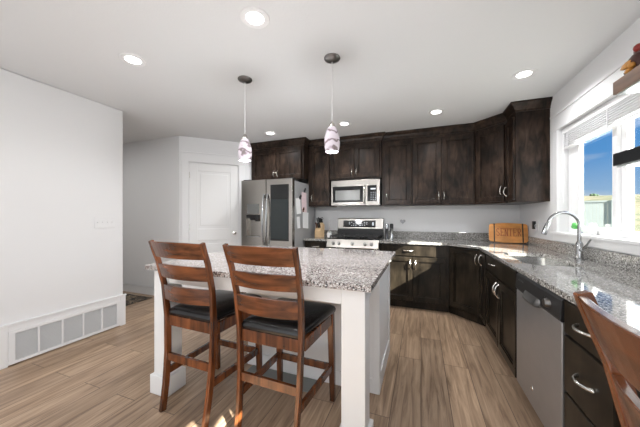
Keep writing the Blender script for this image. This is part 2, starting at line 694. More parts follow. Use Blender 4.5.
# right wall: kitchen window opening and a second window beside the camera
WY0, WY1, WZ0, WZ1 = 1.98, 3.185, 1.087, 2.065
HY0, HY1, HZ0, HZ1 = -0.95, -0.10, 0.95, 1.81
wq = MB()
X1 = XR + 0.15
wq.box(XR, X1, WY1, YB + 0.0, 0, ZC)
wq.box(XR, X1, WY0, WY1, 0, WZ0).box(XR, X1, WY0, WY1, WZ1, ZC)
wq.box(XR, X1, HY1, WY0, 0, ZC)
wq.box(XR, X1, HY0, HY1, 0, HZ0).box(XR, X1, HY0, HY1, HZ1, ZC)
wq.box(XR, X1, YF, HY0, 0, ZC)
struct(wq.build('wall_right', 'wall_paint'))

# --- window_1: vinyl slider over the sink
fr = MB()
xg0, xg1 = XR + 0.07, XR + 0.14
fr.box(xg0, xg1, WY0, WY1, WZ0, WZ0 + 0.045).box(xg0, xg1, WY0, WY1, WZ1 - 0.05, WZ1)
fr.box(xg0, xg1, WY1 - 0.05, WY1, WZ0 + 0.045, WZ1 - 0.05).box(xg0, xg1, WY0, WY0 + 0.05, WZ0 + 0.045, WZ1 - 0.05)
w1 = struct(fr.build('window_1', 'vinyl_white', bevel=0.003))
ms = MB()
ms.box(xg0 + 0.020, xg1 - 0.012, 2.46, 2.515, WZ0 + 0.04, WZ1 - 0.045)
ms.box(xg0 - 0.003, xg0 + 0.028, 2.515, 2.565, WZ0 + 0.04, WZ1 - 0.045)
ms.build('mullion', 'vinyl_white', w1, bevel=0.003)
sh = MB()
sh.box(xg0, xg0 + 0.03, 3.00, WY1 - 0.05, WZ0 + 0.04, WZ1 - 0.045)
sh.box(xg0, xg0 + 0.03, 2.565, WY1 - 0.05, WZ0 + 0.04, WZ0 + 0.06)
sh.build('sash', 'vinyl_white', w1, bevel=0.003)
MB().box(xg0 + 0.012, xg0 + 0.016, 2.565, 3.00, WZ0 + 0.055, WZ1 - 0.045).build('pane', 'window_glass', w1)
MB().box(xg0 + 0.04, xg0 + 0.044, WY0 + 0.05, 2.47, WZ0 + 0.04, WZ1 - 0.045).build('pane', 'window_glass', w1)
# jamb lining, casing, apron and sill
cs = MB()
cs.box(XR - 0.018, XR, WY1 + 0.0, WY1 + 0.085, WZ0 - 0.02, WZ1 + 0.0)
cs.box(XR - 0.018, XR, WY0 - 0.085, WY0, WZ0 - 0.02, WZ1)
cs.box(XR - 0.020, XR, WY0 - 0.10, WY1 + 0.10, WZ1, WZ1 + 0.14)
cs.box(XR - 0.030, XR, WY0 - 0.115, WY1 + 0.115, WZ1 + 0.14, WZ1 + 0.162)
cs.build('casing', 'trim_white', w1, bevel=0.002)
si = MB()
si.box(XR - 0.035, XR + 0.075, WY0 - 0.10, WY1 + 0.10, WZ0 - 0.022, WZ0 + 0.002)
si.box(XR - 0.016, XR, WY0 - 0.09, WY1 + 0.09, WZ0 - 0.085, WZ0 - 0.022)
si.build('window_sill', 'trim_white', w1, bevel=0.003)
# --- window_2 (beside the camera)
f2 = MB()
f2.box(XR + 0.06, XR + 0.12, HY0, HY1, HZ0 - 0.0, HZ0 + 0.012).box(XR + 0.06, XR + 0.12, HY0, HY1, HZ1 - 0.012, HZ1)
w2 = struct(f2.build('window_2', 'vinyl_white'))
MB().box(XR + 0.08, XR + 0.084, HY0, HY1, HZ0 + 0.01, HZ1 - 0.01).build('pane', 'window_glass', w2)

# --- door_1: two-panel pantry door
dd = MB()
dx0, dx1, dz1 = 0.135, 0.852, 2.055
dd.box(dx0, dx1, 0.030, 0.062, 0.008, dz1)
st = 0.120
for a, b, c, d in [(dx0, dx0 + st, 0.008, dz1), (dx1 - st, dx1, 0.008, dz1), (dx0 + st, dx1 - st, dz1 - 0.12, dz1),
                   (dx0 + st, dx1 - st, 0.86, 1.04), (dx0 + st, dx1 - st, 0.008, 0.24)]:
    dd.box(a, b, 0.018, 0.032, c, d)
for z0, z1 in ((0.29, 0.81), (1.09, dz1 - 0.16)):
    dd.box(dx0 + st + 0.035, dx1 - st - 0.035, 0.021, 0.032, z0, z1)
dr = struct(dd.build('door_1', 'door_white', loc=P0, rz=R(45), bevel=0.004))
k = MB()
k.lathe([(0.026, 0), (0.026, 0.006), (0.010, 0.012), (0.010, 0.032), (0.024, 0.040), (0.028, 0.052), (0.022, 0.064), (0.004, 0.068)], seg=20)
k.transform(Matrix.Translation((dx1 - 0.060, 0.018, 0.965)) @ Matrix.Rotation(R(90), 4, 'X'))
kn = k.build('door_knob', 'nickel', dr, smooth=True)
for hz in (0.25, 1.03, 1.82):
    MB().box(dx0 - 0.012, dx0 + 0.008, 0.008, 0.020, hz, hz + 0.085).build('hinge', 'nickel', dr, bevel=0.001)
dc = MB()
dc.box(0.038, 0.125, -0.016, 0.0, 0, 2.065).box(0.862, 0.960, -0.016, 0.0, 0, 2.065)
dc.box(0.028, 0.975, -0.018, 0.0, 2.065, 2.195)
dc.box(0.018, 0.985, -0.028, 0.0, 2.195, 2.212)
dc.box(0.125, 0.135, 0, 0.07, 0, 2.06).box(0.852, 0.862, 0, 0.07, 0, 2.06).box(0.125, 0.862, 0, 0.07, 2.057, 2.065)
struct(dc.build('trim_1', 'trim_white', loc=P0, rz=R(45), bevel=0.002))

# --- baseboards
struct(MB().box(-5.4, -3.38, 2.936, 2.95, 0, 0.13).box(-5.4, -3.38, 2.930, 2.95, 0.118, 0.13).build('baseboard_hall', 'trim_white', bevel=0.002))
bl = MB()
bl.box(XL, XL + 0.016, YF, 1.12, 0, 0.345).box(XL, XL + 0.016, 1.99, YL + 0.016, 0, 0.345)
bl.box(XL, XL + 0.016, 1.12, 1.99, 0.288, 0.345)
bl.box(XL - 0.14, XL, YL, YL + 0.016, 0, 0.345)
bl.box(XL, XL + 0.022, YF, YL + 0.022, 0.333, 0.350)
struct(bl.build('baseboard_left', 'trim_white', bevel=0.002))

# --- return air grille in the left wall
vg = thing('wall_vent', 'long white return air grille low on the left wall', 'vent', (XL, 1.555, 0.0))
vy0, vy1, vz0, vz1 = -0.435, 0.435, 0.012, 0.288
MB().box(0.001, 0.005, vy0, vy1, vz0, vz1).build('backing', 'vent_back', vg)
vf = MB()
vf.box(0.0, 0.022, vy0, vy1, vz0, vz0 + 0.026).box(0.0, 0.022, vy0, vy1, vz1 - 0.026, vz1)
pw = (vy1 - vy0 - 0.04) / 5
for i in range(6):
    yy = vy0 + 0.02 + i * pw
    hw = 0.020 if i in (0, 5) else 0.007
    vf.box(0.0, 0.022, max(vy0, yy - hw), min(vy1, yy + hw), vz0 + 0.026, vz1 - 0.026)
vf.build('vent_frame', 'trim_white', vg, bevel=0.0015)
for i in range(5):
    sl = MB()
    ya, yb2 = vy0 + 0.02 + i * pw + 0.005, vy0 + 0.02 + (i + 1) * pw - 0.005
    for j in range(19):
        z = vz0 + 0.030 + j * 0.0122
        v = [(0.006, ya, z + 0.007), (0.016, ya, z), (0.017, ya, z + 0.002), (0.007, ya, z + 0.009)]
        w = [(p[0], yb2, p[2]) for p in v]
        sl.loops([v, w])
    sl.build('louver_panel', 'vent_white', vg)

# --- switch plate
sw = thing('light_switch_plate', 'white four-gang switch plate on the left wall', 'light switch', (XL, 1.84, 1.17))
MB().box(0, 0.005, -0.100, 0.100, -0.058, 0.058).build('plate', 'wall_paint', sw, bevel=0.002)
for i in range(4):
    yy = -0.069 + i * 0.046
    MB().box(0.006, 0.0075, yy - 0.006, yy + 0.006, -0.012, 0.012).box(0.0075, 0.016, yy - 0.003, yy + 0.003, -0.001, 0.008).build('switch', 'trim_white', sw)


# ------------------------------------------------------------------ cabinet builders (local: x = width, front faces -y, depth +y)
def handle_bm(L, horizontal=False, out=0.030, r=0.0060):
    pts = []
    n = 13
    for i in range(n):
        t = i / (n - 1)
        a = -L / 2 + L * t
        y = -out * math.sin(math.pi * t) ** 0.55
        pts.append((a, y, 0) if horizontal else (0, y, a))
    m = MB()
    m.tube(pts, [r * (1.5 if i in (0, n - 1) else 1.0) for i in range(n)], 8)
    for s in (-1, 1):
        p = (s * L / 2, -0.002, 0) if horizontal else (0, -0.002, s * L / 2)
        m.ball(p, 0.0085, 8)
    return m


def panel_bm(x0, x1, z0, z1, t=0.023, st=0.058):
    m = MB()
    m.box(x0, x1, -t, 0, z0, z0 + st).box(x0, x1, -t, 0, z1 - st, z1)
    m.box(x0, x0 + st, -t, 0, z0 + st, z1 - st).box(x1 - st, x1, -t, 0, z0 + st, z1 - st)
    m.box(x0 + st, x1 - st, -0.006, 0, z0 + st, z1 - st)
    # ogee step round the panel
    s2 = 0.011
    a0, a1, c0, c1 = x0 + st, x1 - st, z0 + st, z1 - st
    m.box(a0, a1, -0.0145, -0.005, c0, c0 + s2).box(a0, a1, -0.0145, -0.005, c1 - s2, c1)
    m.box(a0, a0 + s2, -0.0145, -0.005, c0 + s2, c1 - s2).box(a1 - s2, a1, -0.0145, -0.005, c0 + s2, c1 - s2)
    return m


def door(parent, x0, x1, z0, z1, wood_m, hside=None, hz=None, hl=0.11, st=0.058, hmat='nickel'):
    d = panel_bm(x0, x1, z0, z1, st=st).build('door', wood_m, parent, bevel=0.0032)
    if hside is not None:
        hx = x1 - 0.028 if hside == 'r' else x0 + 0.028
        h = handle_bm(hl).build('handle', hmat, d, smooth=True)
        h.location = (hx, -0.020, hz)
    return d


def drawer(parent, x0, x1, z0, z1, wood_m, pull=True, hl=0.11):
    m = MB().box(x0, x1, -0.020, 0, z0, z1)
    d = m.build('drawer', wood_m, parent, bevel=0.0035)
    if pull:
        h = handle_bm(hl, True).build('handle', 'nickel', d, smooth=True)
        h.location = ((x0 + x1) / 2, -0.020, (z0 + z1) / 2)
    return d


UZ0, UZ1 = 1.39, 2.40


def upper(label, x, y, rz, w, depth, doors, z0=UZ0, z1=UZ1, hl=0.10):
    """doors: list of (x0, x1, handle side)"""
    c = thing('upper_cabinet', label, 'cabinet', (x, y, z0), rz)
    MB().box(0, w, 0, depth, 0, z1 - z0).build('carcass', 'cabinet_wood', c, bevel=0.0015)
    for a, b, s in doors:
        door(c, a, b, 0.022, 2.305 - z0, 'cabinet_wood', s, 0.13 if z0 < 1.6 else 0.10, hl)
    return c


# back wall run
YU = 3.937
YUL = 3.90
upper('dark narrow tall wall cabinet between the fridge and microwave', -1.685, YUL, 0, 0.365, YB - YUL - 0.001, [(0.045, 0.355, 'l')])
upper('dark short wall cabinet with two doors above the microwave', -1.318, YUL, 0, 0.783, YB - YUL - 0.001,
      [(0.016, 0.382, 'r'), (0.392, 0.755, 'l')], z0=1.795)
upper('dark single-door wall cabinet just right of the microwave', -0.533, YU, 0, 0.415, YB - YU - 0.001, [(0.045, 0.403, 'l')])
upper('dark wall cabinet with two tall doors next to the corner', -0.116, YU, 0, 0.768, YB - YU - 0.001,
      [(0.012, 0.368, 'r'), (0.377, 0.745, 'l')])
# deep cabinet over the fridge
fc = thing('upper_cabinet', 'dark deep wall cabinet with two doors above the fridge', 'cabinet', (-2.648, 3.73, 1.815))
MB().box(0, 0.958, 0, YB - 3.731, 0, UZ1 - 1.815).build('carcass', 'cabinet_wood', fc, bevel=0.0015)
door(fc, 0.035, 0.473, 0.02, 0.49, 'cabinet_wood', 'r', 0.10, 0.09)
door(fc, 0.482, 0.920, 0.02, 0.49, 'cabinet_wood', 'l', 0.10, 0.09)
# corner cabinet
cc = thing('upper_cabinet', 'dark diagonal corner wall cabinet with one tall door', 'cabinet', (0, 0, UZ0))
CX0, CY1 = 0.655, 3.652
CXF = 0.940
MB().prism([(CX0, YU), (CXF, CY1), (XR - 0.001, CY1), (XR - 0.001, YB - 0.001), (CX0, YB - 0.001)], 0, UZ1 - UZ0).build('carcass', 'cabinet_wood', cc, bevel=0.0015)
dl = math.hypot(CXF - CX0, YU - CY1)
ch = bpy.data.objects.new('door_tmp', None)
dm = panel_bm(0.03, dl - 0.03, 0.022, 2.305 - UZ0)
dobj = dm.build('door', 'cabinet_wood', cc, bevel=0.0025)
dobj.location = (CX0, YU, 0)
dobj.rotation_euler = (0, 0, R(-45))
hh = handle_bm(0.10).build('handle', 'nickel', dobj, smooth=True)
hh.location = (dl - 0.058, -0.02, 0.15)
bpy.data.objects.remove(ch)
# right wall cabinet, seen end-on
upper('dark wall cabinet on the right wall whose plain side faces the room', CXF, CY1 - 0.002, R(-90), 0.280, XR - CXF - 0.001,
      [(0.012, 0.268, 'l')])


def crown(name, label, path, z1=ZC - 0.002, ends=None):
    """moulding swept along path (list of xy); outward side is on the right of travel"""
    prof = [(0.0, -0.098), (0.008, -0.098), (0.010, -0.078), (0.018, -0.070), (0.028, -0.045), (0.046, -0.028), (0.055, -0.018), (0.057, 0.0), (0.0, 0.0)]
    pts = [Vector(p) for p in path]
    n = len(pts)
    rings = []
    for i, p in enumerate(pts):
        d0 = (pts[i] - pts[i - 1]).normalized() if i > 0 else None
        d1 = (pts[i + 1] - pts[i]).normalized() if i < n - 1 else None
        if d0 is None:
            d0 = d1
        if d1 is None:
            d1 = d0
        n0 = Vector((d0.y, -d0.x))
        n1 = Vector((d1.y, -d1.x))
        m = (n0 + n1)
        m = m / m.length
        k = 1.0 / max(0.3, m.dot(n0))
        rings.append([(p.x + m.x * o * k, p.y + m.y * o * k, z1 + z) for o, z in prof])
    o = MB().loops(rings).build(name, 'cabinet_wood')
    return tag(o, label, 'crown moulding')


crown('crown_moulding', 'dark crown moulding along the top of the corner cabinets', [(-0.512, YU), (CX0, YU), (CXF, CY1), (CXF, 3.369), (XR - 0.001, 3.369)])
crown('crown_moulding', 'dark crown moulding on top of the fridge and microwave cabinets',
      [(-2.647, 3.73), (-1.69, 3.73), (-1.69, YUL), (-0.532, YUL), (-0.532, YU - 0.001)])

# ------------------------------------------------------------------ base cabinets
YFB = 3.70   # front of the back run
XFR = 0.63   # front of the right run
BW = 'base_cabinet_wood'
TK = 0.105


def base(label, x, y, rz, w, depth=0.60, name='base_cabinet'):
    c = thing(name, label, 'cabinet', (x, y, 0), rz)
    MB().box(0, w, 0, depth, TK, 0.868).box(0.0, w, 0.075, depth, 0.0, TK).build('carcass', BW, c, bevel=0.0015)
    return c


b1 = base('small dark base cabinet with a drawer between fridge and range', -1.655, YFB, 0, 0.355, YB - YFB - 0.002)
drawer(b1, 0.012, 0.343, 0.715, 0.855, BW)
door(b1, 0.012, 0.343, 0.125, 0.70, BW, 'r', 0.62)
b2 = base('dark base cabinet with wide drawer and two doors right of the range', -0.530, YFB, 0, 0.862, YB - YFB - 0.002)
drawer(b2, 0.035, 0.705, 0.715, 0.855, BW)
door(b2, 0.035, 0.425, 0.125, 0.70, BW, 'r', 0.60)
door(b2, 0.433, 0.82, 0.125, 0.70, BW, 'l', 0.60)
b3 = thing('base_cabinet', 'dark diagonal corner base cabinet with one door below the cutting board', 'cabinet', (0, 0, 0))
BX0, BY1 = 0.334, 3.405
MB().prism([(BX0, YFB), (XFR, BY1), (XR - 0.001, BY1), (XR - 0.001, YB - 0.002), (BX0, YB - 0.002)], TK, 0.868).prism(
    [(BX0, YFB + 0.08), (XFR + 0.08, BY1), (XR - 0.001, BY1), (XR - 0.001, YB - 0.002), (BX0, YB - 0.002)], 0, TK).build('carcass', BW, b3, bevel=0.0015)
dl = math.hypot(XFR - BX0, YFB - BY1)
dobj = panel_bm(0.022, dl - 0.012, 0.125, 0.85).build('door', BW, b3, bevel=0.0025)
dobj.location = (BX0, YFB, 0)
dobj.rotation_euler = (0, 0, math.atan2(BY1 - YFB, XFR - BX0))
hh = handle_bm(0.11).build('handle', 'nickel', dobj, smooth=True)
hh.location = (dl - 0.042, -0.02, 0.745)
b4 = base('slim dark pull-out base cabinet with a vertical handle beside the corner', XFR, BY1 - 0.002, R(-90), 0.30, XR - XFR - 0.002)
door(b4, 0.014, 0.288, 0.125, 0.85, BW, None, None, st=0.045)
hh = handle_bm(0.11).build('handle', 'nickel', [c for c in b4.children if c.name.startswith('door')][0], smooth=True)
hh.location = (0.125, -0.02, 0.765)
# sink base: open topped so the bowl can hang in it
b5 = thing('base_cabinet', 'dark sink base cabinet with two doors under the sink', 'cabinet', (XFR, 3.101, 0), R(-90))
SW = 0.930
m = MB().box(0, SW, 0, 0.016, TK, 0.868).box(0, 0.016, 0.016, 0.588, TK, 0.868).box(SW - 0.016, SW, 0.016, 0.588, TK, 0.868)
m.box(0.016, SW - 0.016, 0.016, 0.588, TK, TK + 0.016).box(0.016, SW - 0.016, 0.57, 0.588, TK + 0.016, 0.80).box(0, SW, 0.075, 0.588, 0, TK)
m.build('carcass', BW, b5, bevel=0.0015)
drawer(b5, 0.016, SW - 0.014, 0.715, 0.855, BW, pull=False)
hh = handle_bm(0.11, True).build('handle', 'nickel', [c for c in b5.children if c.name.startswith('drawer')][0], smooth=True)
hh.location = (0.30, -0.02, 0.80)
door(b5, 0.016, 0.460, 0.125, 0.70, BW, 'r', 0.61)
door(b5, 0.470, SW - 0.014, 0.125, 0.70, BW, 'l', 0.61)
# drawer base right of the dishwasher
b6 = base('dark base cabinet with three plain drawers nearest the camera', XFR, 1.537, R(-90), 0.375, XR - XFR - 0.002)
drawer(b6, 0.010, 0.345, 0.712, 0.855, BW)
drawer(b6, 0.010, 0.345, 0.452, 0.700, BW)
drawer(b6, 0.010, 0.345, 0.125, 0.440, BW)

# ------------------------------------------------------------------ worktops


def poly_slab(outer, holes, z0, z1):
    m = MB()
    bm = m.bm
    edges = []
    for lp in [outer] + holes:
        vs = [bm.verts.new((x, y, z0)) for x, y in lp]
        for i in range(len(vs)):
            edges.append(bm.edges.new((vs[i], vs[(i + 1) % len(vs)])))
    bmesh.ops.triangle_fill(bm, use_beauty=True, use_dissolve=False, edges=edges)
    r = bmesh.ops.extrude_face_region(bm, geom=list(bm.faces))
    vv = [g for g in r['geom'] if isinstance(g, bmesh.types.BMVert)]
    bmesh.ops.translate(bm, verts=vv, vec=(0, 0, z1 - z0))
    return m


def rrect(x0, x1, y0, y1, r, n=5):
    pts = []
    for cx, cy, a in ((x1 - r, y1 - r, 0), (x0 + r, y1 - r, 90), (x0 + r, y0 + r, 180), (x1 - r, y0 + r, 270)):
        for i in range(n + 1):
            t = R(a + 90 * i / n)
            pts.append((cx + r * math.cos(t), cy + r * math.sin(t)))
    return pts


SX0, SX1, SY0, SY1 = 0.70, 1.045, 2.27, 2.93
ct = thing('worktop', 'speckled grey granite worktop wrapping round the right side of the kitchen', 'countertop', (0, 0, 0))
outer = [(-0.530, YFB - 0.040), (BX0 - 0.01, YFB - 0.040), (XFR - 0.032, BY1 - 0.02), (XFR - 0.032, 0.10), (XR - 0.002, 0.10), (XR - 0.002, YB - 0.002), (-0.530, YB - 0.002)]
poly_slab(outer, [rrect(SX0, SX1, SY0, SY1, 0.07)], 0.869, CT).build('slab', 'granite_grey', ct, bevel=0.004)
bs = MB()
bs.box(-0.530, XR - 0.024, YB - 0.024, YB - 0.002, CT, CT + 0.105)
bs.box(XR - 0.024, XR - 0.002, 0.10, YB - 0.002, CT, CT + 0.095)
bs.build('backsplash', 'granite_grey', ct, bevel=0.002)
ct2 = thing('worktop', 'small grey granite worktop with the knife block beside the fridge', 'countertop', (0, 0, 0))
MB().box(-1.658, -1.298, YFB - 0.040, YB - 0.002, 0.869, CT).build('slab', 'granite_grey', ct2, bevel=0.004)
MB().box(-1.658, -1.298, YB - 0.024, YB - 0.002, CT, CT + 0.10).build('backsplash', 'granite_grey', ct2, bevel=0.002)

# sink bowl
sk = thing('sink', 'stainless steel undermount sink set in the granite worktop', 'sink', (0, 0, 0))
rings = []
for dx, z in ((0.012, 0.868), (-0.002, 0.868), (-0.006, 0.80), (-0.012, 0.71), (-0.05, 0.695)):
    rings.append([(x, y, z) for x, y in rrect(SX0 - dx, SX1 + dx, SY0 - dx, SY1 + dx, 0.07 + dx * 0.5)])
bw = MB().loops(rings, cap=False)
vb = [bw.bm.verts.new(p) for p in rings[-1]]
bw.bm.faces.new(vb)
bmesh.ops.remove_doubles(bw.bm, verts=bw.bm.verts, dist=0.0001)
so = bw.build('bowl', 'sink_steel', sk, smooth=True)
md = so.modifiers.new('solid', 'SOLIDIFY')
md.thickness = 0.0015
MB().lathe([(0.042, 0.0), (0.040, 0.004), (0.012, 0.002)], ((SX0 + SX1) / 2, 2.60, 0.696)).build('drain', 'chrome', sk, smooth=True)

# faucet
fa = thing('faucet', 'brushed steel gooseneck pull-down faucet behind the sink', 'faucet', (1.160, 2.665, CT))
MB().lathe([(0.030, 0), (0.030, 0.006), (0.023, 0.012), (0.023, 0.120), (0.019, 0.132), (0.014, 0.140)], seg=24).build('body', 'chrome', fa, smooth=True)
sp = [(0, 0, 0.13), (0, 0, 0.20), (0, 0, 0.27)]
rr = 0.098
for i in range(1, 16):
    a = math.pi * i / 15 * 0.93
    sp.append((-rr + rr * math.cos(a), 0, 0.27 + rr * math.sin(a)))
MB().tube(sp, 0.0125, 14).build('spout', 'chrome', fa, smooth=True)
e0, e1 = Vector(sp[-1]), Vector(sp[-1]) + (Vector(sp[-1]) - Vector(sp[-2])).normalized() * 0.105
MB().tube([e0, e0.lerp(e1, 0.1), e0.lerp(e1, 0.15), e0.lerp(e1, 0.9), e1], [0.013, 0.0145, 0.017, 0.0195, 0.017], 16).build('spray_head', 'chrome', fa, smooth=True)
MB().tube([(0, -0.015, 0.075), (0, -0.048, 0.080)], 0.013, 14).tube([(0, -0.042, 0.082), (0.012, -0.066, 0.115), (0.03, -0.088, 0.165)], [0.008, 0.0065, 0.006], 10).build('lever', 'chrome', fa, smooth=True)

# ------------------------------------------------------------------ dishwasher
dw = thing('dishwasher', 'stainless dishwasher with dark control strip in the right cabinets', 'dishwasher', (XFR, 2.170, 0), R(-90))
DWW = 0.632
MB().box(0.002, DWW - 0.002, 0.01, 0.55, 0.105, 0.862).box(0.01, DWW - 0.01, 0.07, 0.5, 0.0, 0.105).build('body', 'black_plastic', dw)
MB().box(0.006, DWW - 0.006, -0.022, 0.009, 0.125, 0.745).build('door_panel', 'stainless_dw', dw, bevel=0.004)
cp = MB()
prof = [(-0.024, 0.748), (-0.028, 0.76), (-0.022, 0.845), (-0.012, 0.860), (0.009, 0.860), (0.009, 0.748)]
cp.loops([[(0.006, y, z) for y, z in prof], [(DWW - 0.006, y, z) for y, z in prof]])
cpo = cp.build('control_panel', 'black_plastic', dw, bevel=0.002)
hn = MB()
hp = [(0.17, -0.028, 0.80), (0.175, -0.05, 0.755), (0.20, -0.056, 0.728), (0.30, -0.058, 0.722), (0.40, -0.056, 0.728), (0.425, -0.05, 0.755), (0.43, -0.028, 0.80)]
pr = [(0.155, -0.026, 0.715), (0.155, -0.026, 0.795), (0.165, -0.040, 0.79), (0.175, -0.050, 0.735)]
rings = []
for x, q in ((0.175, 0.0), (0.19, 0.7), (0.22, 1.0), (0.29, 1.05), (0.36, 1.0), (0.39, 0.7), (0.405, 0.0)):
    rings.append([(x, -0.022, 0.785), (x, -0.026 - 0.012 * q, 0.775), (x, -0.030 - 0.022 * q, 0.750 - 0.006 * q), (x, -0.028 - 0.020 * q, 0.742 - 0.006 * q), (x, -0.022, 0.745)])
hn.loops(rings)
hn.build('handle', 'dark_nickel', dw, smooth=True)
kb = MB().lathe([(0.026, 0), (0.024, 0.010), (0.019, 0.022), (0.004, 0.024)], seg=20)
kb.transform(Matrix.Translation((0.505, -0.026, 0.800)) @ Matrix.Rotation(R(90), 4, 'X'))
kb.build('dial', 'dark_nickel', dw, smooth=True)
for i, zx in enumerate((0.455, 0.475, 0.50, 0.06, 0.085, 0.11, 0.135)):
    MB().box(zx, zx + 0.009, -0.0275, -0.022, 0.815, 0.822).build('button', 'dark_nickel', dw)
MB().lathe([(0.014, 0), (0.013, 0.003), (0.002, 0.004)], seg=16).transform(Matrix.Translation((0.275, -0.022, 0.23)) @ Matrix.Rotation(R(90), 4, 'X')).build('badge', 'nickel', dw, smooth=True)

# ------------------------------------------------------------------ range
RXA, RXB = -1.290, -0.538
rg = thing('range', 'stainless gas range with five knobs and dark oven door', 'stove', (RXA, 3.645, 0))
RW = RXB - RXA
RD = YB - 3.645 - 0.012
MB().box(0.003, RW - 0.003, 0.03, RD, 0.05, 0.905).build('body', 'black_plastic', rg, bevel=0.002)
MB().box(0.004, RW - 0.004, 0.0, 0.03, 0.245, 0.775).build('oven_door', 'stainless', rg, bevel=0.004)
MB().box(0.10, RW - 0.10, -0.003, 0.0, 0.36, 0.65).build('oven_window', 'black_glass', rg, bevel=0.001)
MB().tube([(0.05, -0.045, 0.73), (RW - 0.05, -0.045, 0.73)], 0.012, 12).tube([(0.07, 0, 0.73), (0.07, -0.045, 0.73)], 0.008, 8).tube([(RW - 0.07, 0, 0.73), (RW - 0.07, -0.045, 0.73)], 0.008, 8).build('oven_handle', 'stainless', rg, smooth=True)
MB().box(0.004, RW - 0.004, 0.0, 0.03, 0.06, 0.235).build('drawer', 'stainless', rg, bevel=0.004)
kp = MB()
prof = [(0.0, 0.785), (-0.012, 0.795), (0.028, 0.905), (0.06, 0.905), (0.06, 0.785)]
kp.loops([[(0.002, y, z) for y, z in prof], [(RW - 0.002, y, z) for y, z in prof]])
kpo = kp.build('knob_panel', 'range_steel', rg, bevel=0.002)
tilt = Matrix.Rotation(R(90 - 20), 4, 'X')
for x in (0.105, 0.19, 0.385, 0.565, 0.655):
    kk = MB().lathe([(0.025, 0), (0.025, 0.006), (0.020, 0.010), (0.018, 0.032), (0.004, 0.034)], seg=18)
    kk.box(-0.004, 0.004, -0.018, 0.018, 0.030, 0.040)
    kk.transform(Matrix.Translation((x, 0.006, 0.848)) @ tilt)
    kk.build('knob', 'dark_nickel', rg, smooth=True)
MB().box(0.004, RW - 0.004, 0.03, RD - 0.09, 0.905, 0.917).build('cooktop', 'black_glass', rg, bevel=0.003)
for x0 in (0.03, 0.275, 0.50):
    w = 0.225 if x0 != 0.275 else 0.205
    g = MB()
    ya, yb = 0.06, RD - 0.12
    for (a, b) in ((x0, x0 + 0.012), (x0 + w - 0.012, x0 + w)):
        g.box(a, b, ya, yb, 0.938, 0.952)
    for yy in (ya, (ya + yb) / 2 - 0.006, yb - 0.012):
        g.box(x0, x0 + w, yy, yy + 0.012, 0.938, 0.952)
    for yy in (ya + 0.13, yb - 0.14):
        g.box(x0, x0 + 0.085, yy, yy + 0.010, 0.942, 0.956).box(x0 + w - 0.085, x0 + w, yy, yy + 0.010, 0.942, 0.956)
        g.box(x0 + w / 2 - 0.005, x0 + w / 2 + 0.005, yy - 0.10, yy - 0.03, 0.942, 0.956)
        g.box(x0 + w / 2 - 0.005, x0 + w / 2 + 0.005, yy + 0.04, yy + 0.11, 0.942, 0.956)
    for a in (x0, x0 + w - 0.012):
        for yy in (ya, yb - 0.012):
            g.box(a, a + 0.012, yy, yy + 0.012, 0.917, 0.938)
    g.build('grate', 'cast_iron', rg, bevel=0.002)
for x, y in ((0.14, 0.20), (0.14, 0.42), (0.378, 0.31), (0.612, 0.20), (0.612, 0.42)):
    MB().lathe([(0.045, 0), (0.043, 0.010), (0.030, 0.012), (0.030, 0.019), (0.003, 0.020)], (x, y, 0.917), 18).build('burner', 'cast_iron', rg, smooth=True)
bg = MB()
prof = [(RD - 0.085, 0.917), (RD - 0.085, 1.030), (RD - 0.090, 1.040), (RD - 0.070, 1.195), (RD - 0.055, 1.205), (RD, 1.205), (RD, 0.917)]
bg.loops([[(0.010, y, z) for y, z in prof], [(RW - 0.010, y, z) for y, z in prof]])
bgo = bg.build('backguard', 'range_steel', rg, bevel=0.003)
MB().box(0.012, RW - 0.012, RD - 0.0875, RD - 0.0855, 0.92, 1.030).build('backguard_skirt', 'black_plastic', rg)
dp = MB().box(0.105, RW - 0.125, -0.003, 0.0, 0.020, 0.130)
dp.transform(Matrix.Translation((0, RD - 0.090, 1.040)) @ Matrix.Rotation(R(-7.4), 4, 'X'))
dpo = dp.build('display', 'black_glass', rg)
tx = MB()
for i in range(9):
    for j in range(3):
        if (i * 3 + j * 5) % 4 != 0:
            tx.box(0.20 + i * 0.035, 0.218 + i * 0.035, -0.0045, -0.0030, 0.045 + j * 0.025, 0.052 + j * 0.025)
tx.box(0.575, 0.60, -0.0045, -0.003, 0.05, 0.10)
tx.transform(Matrix.Translation((0, RD - 0.090, 1.040)) @ Matrix.Rotation(R(-7.4), 4, 'X'))
tx.build('marking', 'display_text', dpo)

# ------------------------------------------------------------------ microwave
mw = thing('microwave', 'stainless over-the-range microwave with dark glass door', 'microwave', (-1.277, 3.845, 1.398))
MW, MH = 0.730, 0.374
MB().box(0, MW, 0.012, YB - 3.845 - 0.01, 0.0, MH).build('body', 'black_plastic', mw, bevel=0.002)
MB().box(0, MW, -0.008, 0.012, MH - 0.075, MH).build('vent_panel', 'range_steel', mw, bevel=0.002)
fr = MB()
fr.box(0, 0.520, -0.020, 0.012, 0.0, MH - 0.078)
mdr = fr.build('door', 'range_steel', mw, bevel=0.003)
MB().box(0.028, 0.488, -0.023, -0.020, 0.045, MH - 0.092).build('door_glass', 'black_glass', mdr)
simple('mesh_grey', (0.16, 0.165, 0.16), 0.25)
MB().box(0.070, 0.445, -0.0245, -0.023, 0.075, MH - 0.150).build('window', 'mesh_grey', mdr)
hm = MB()
hm.tube([(0.505, -0.020, 0.03), (0.505, -0.042, 0.05), (0.505, -0.048, 0.15), (0.505, -0.042, 0.26), (0.505, -0.020, 0.285)], 0.010, 10)
hm.build('handle', 'stainless', mdr, smooth=True)
MB().box(0.524, MW, -0.018, 0.012, 0.0, MH - 0.078).build('control_panel', 'range_steel', mw, bevel=0.003)
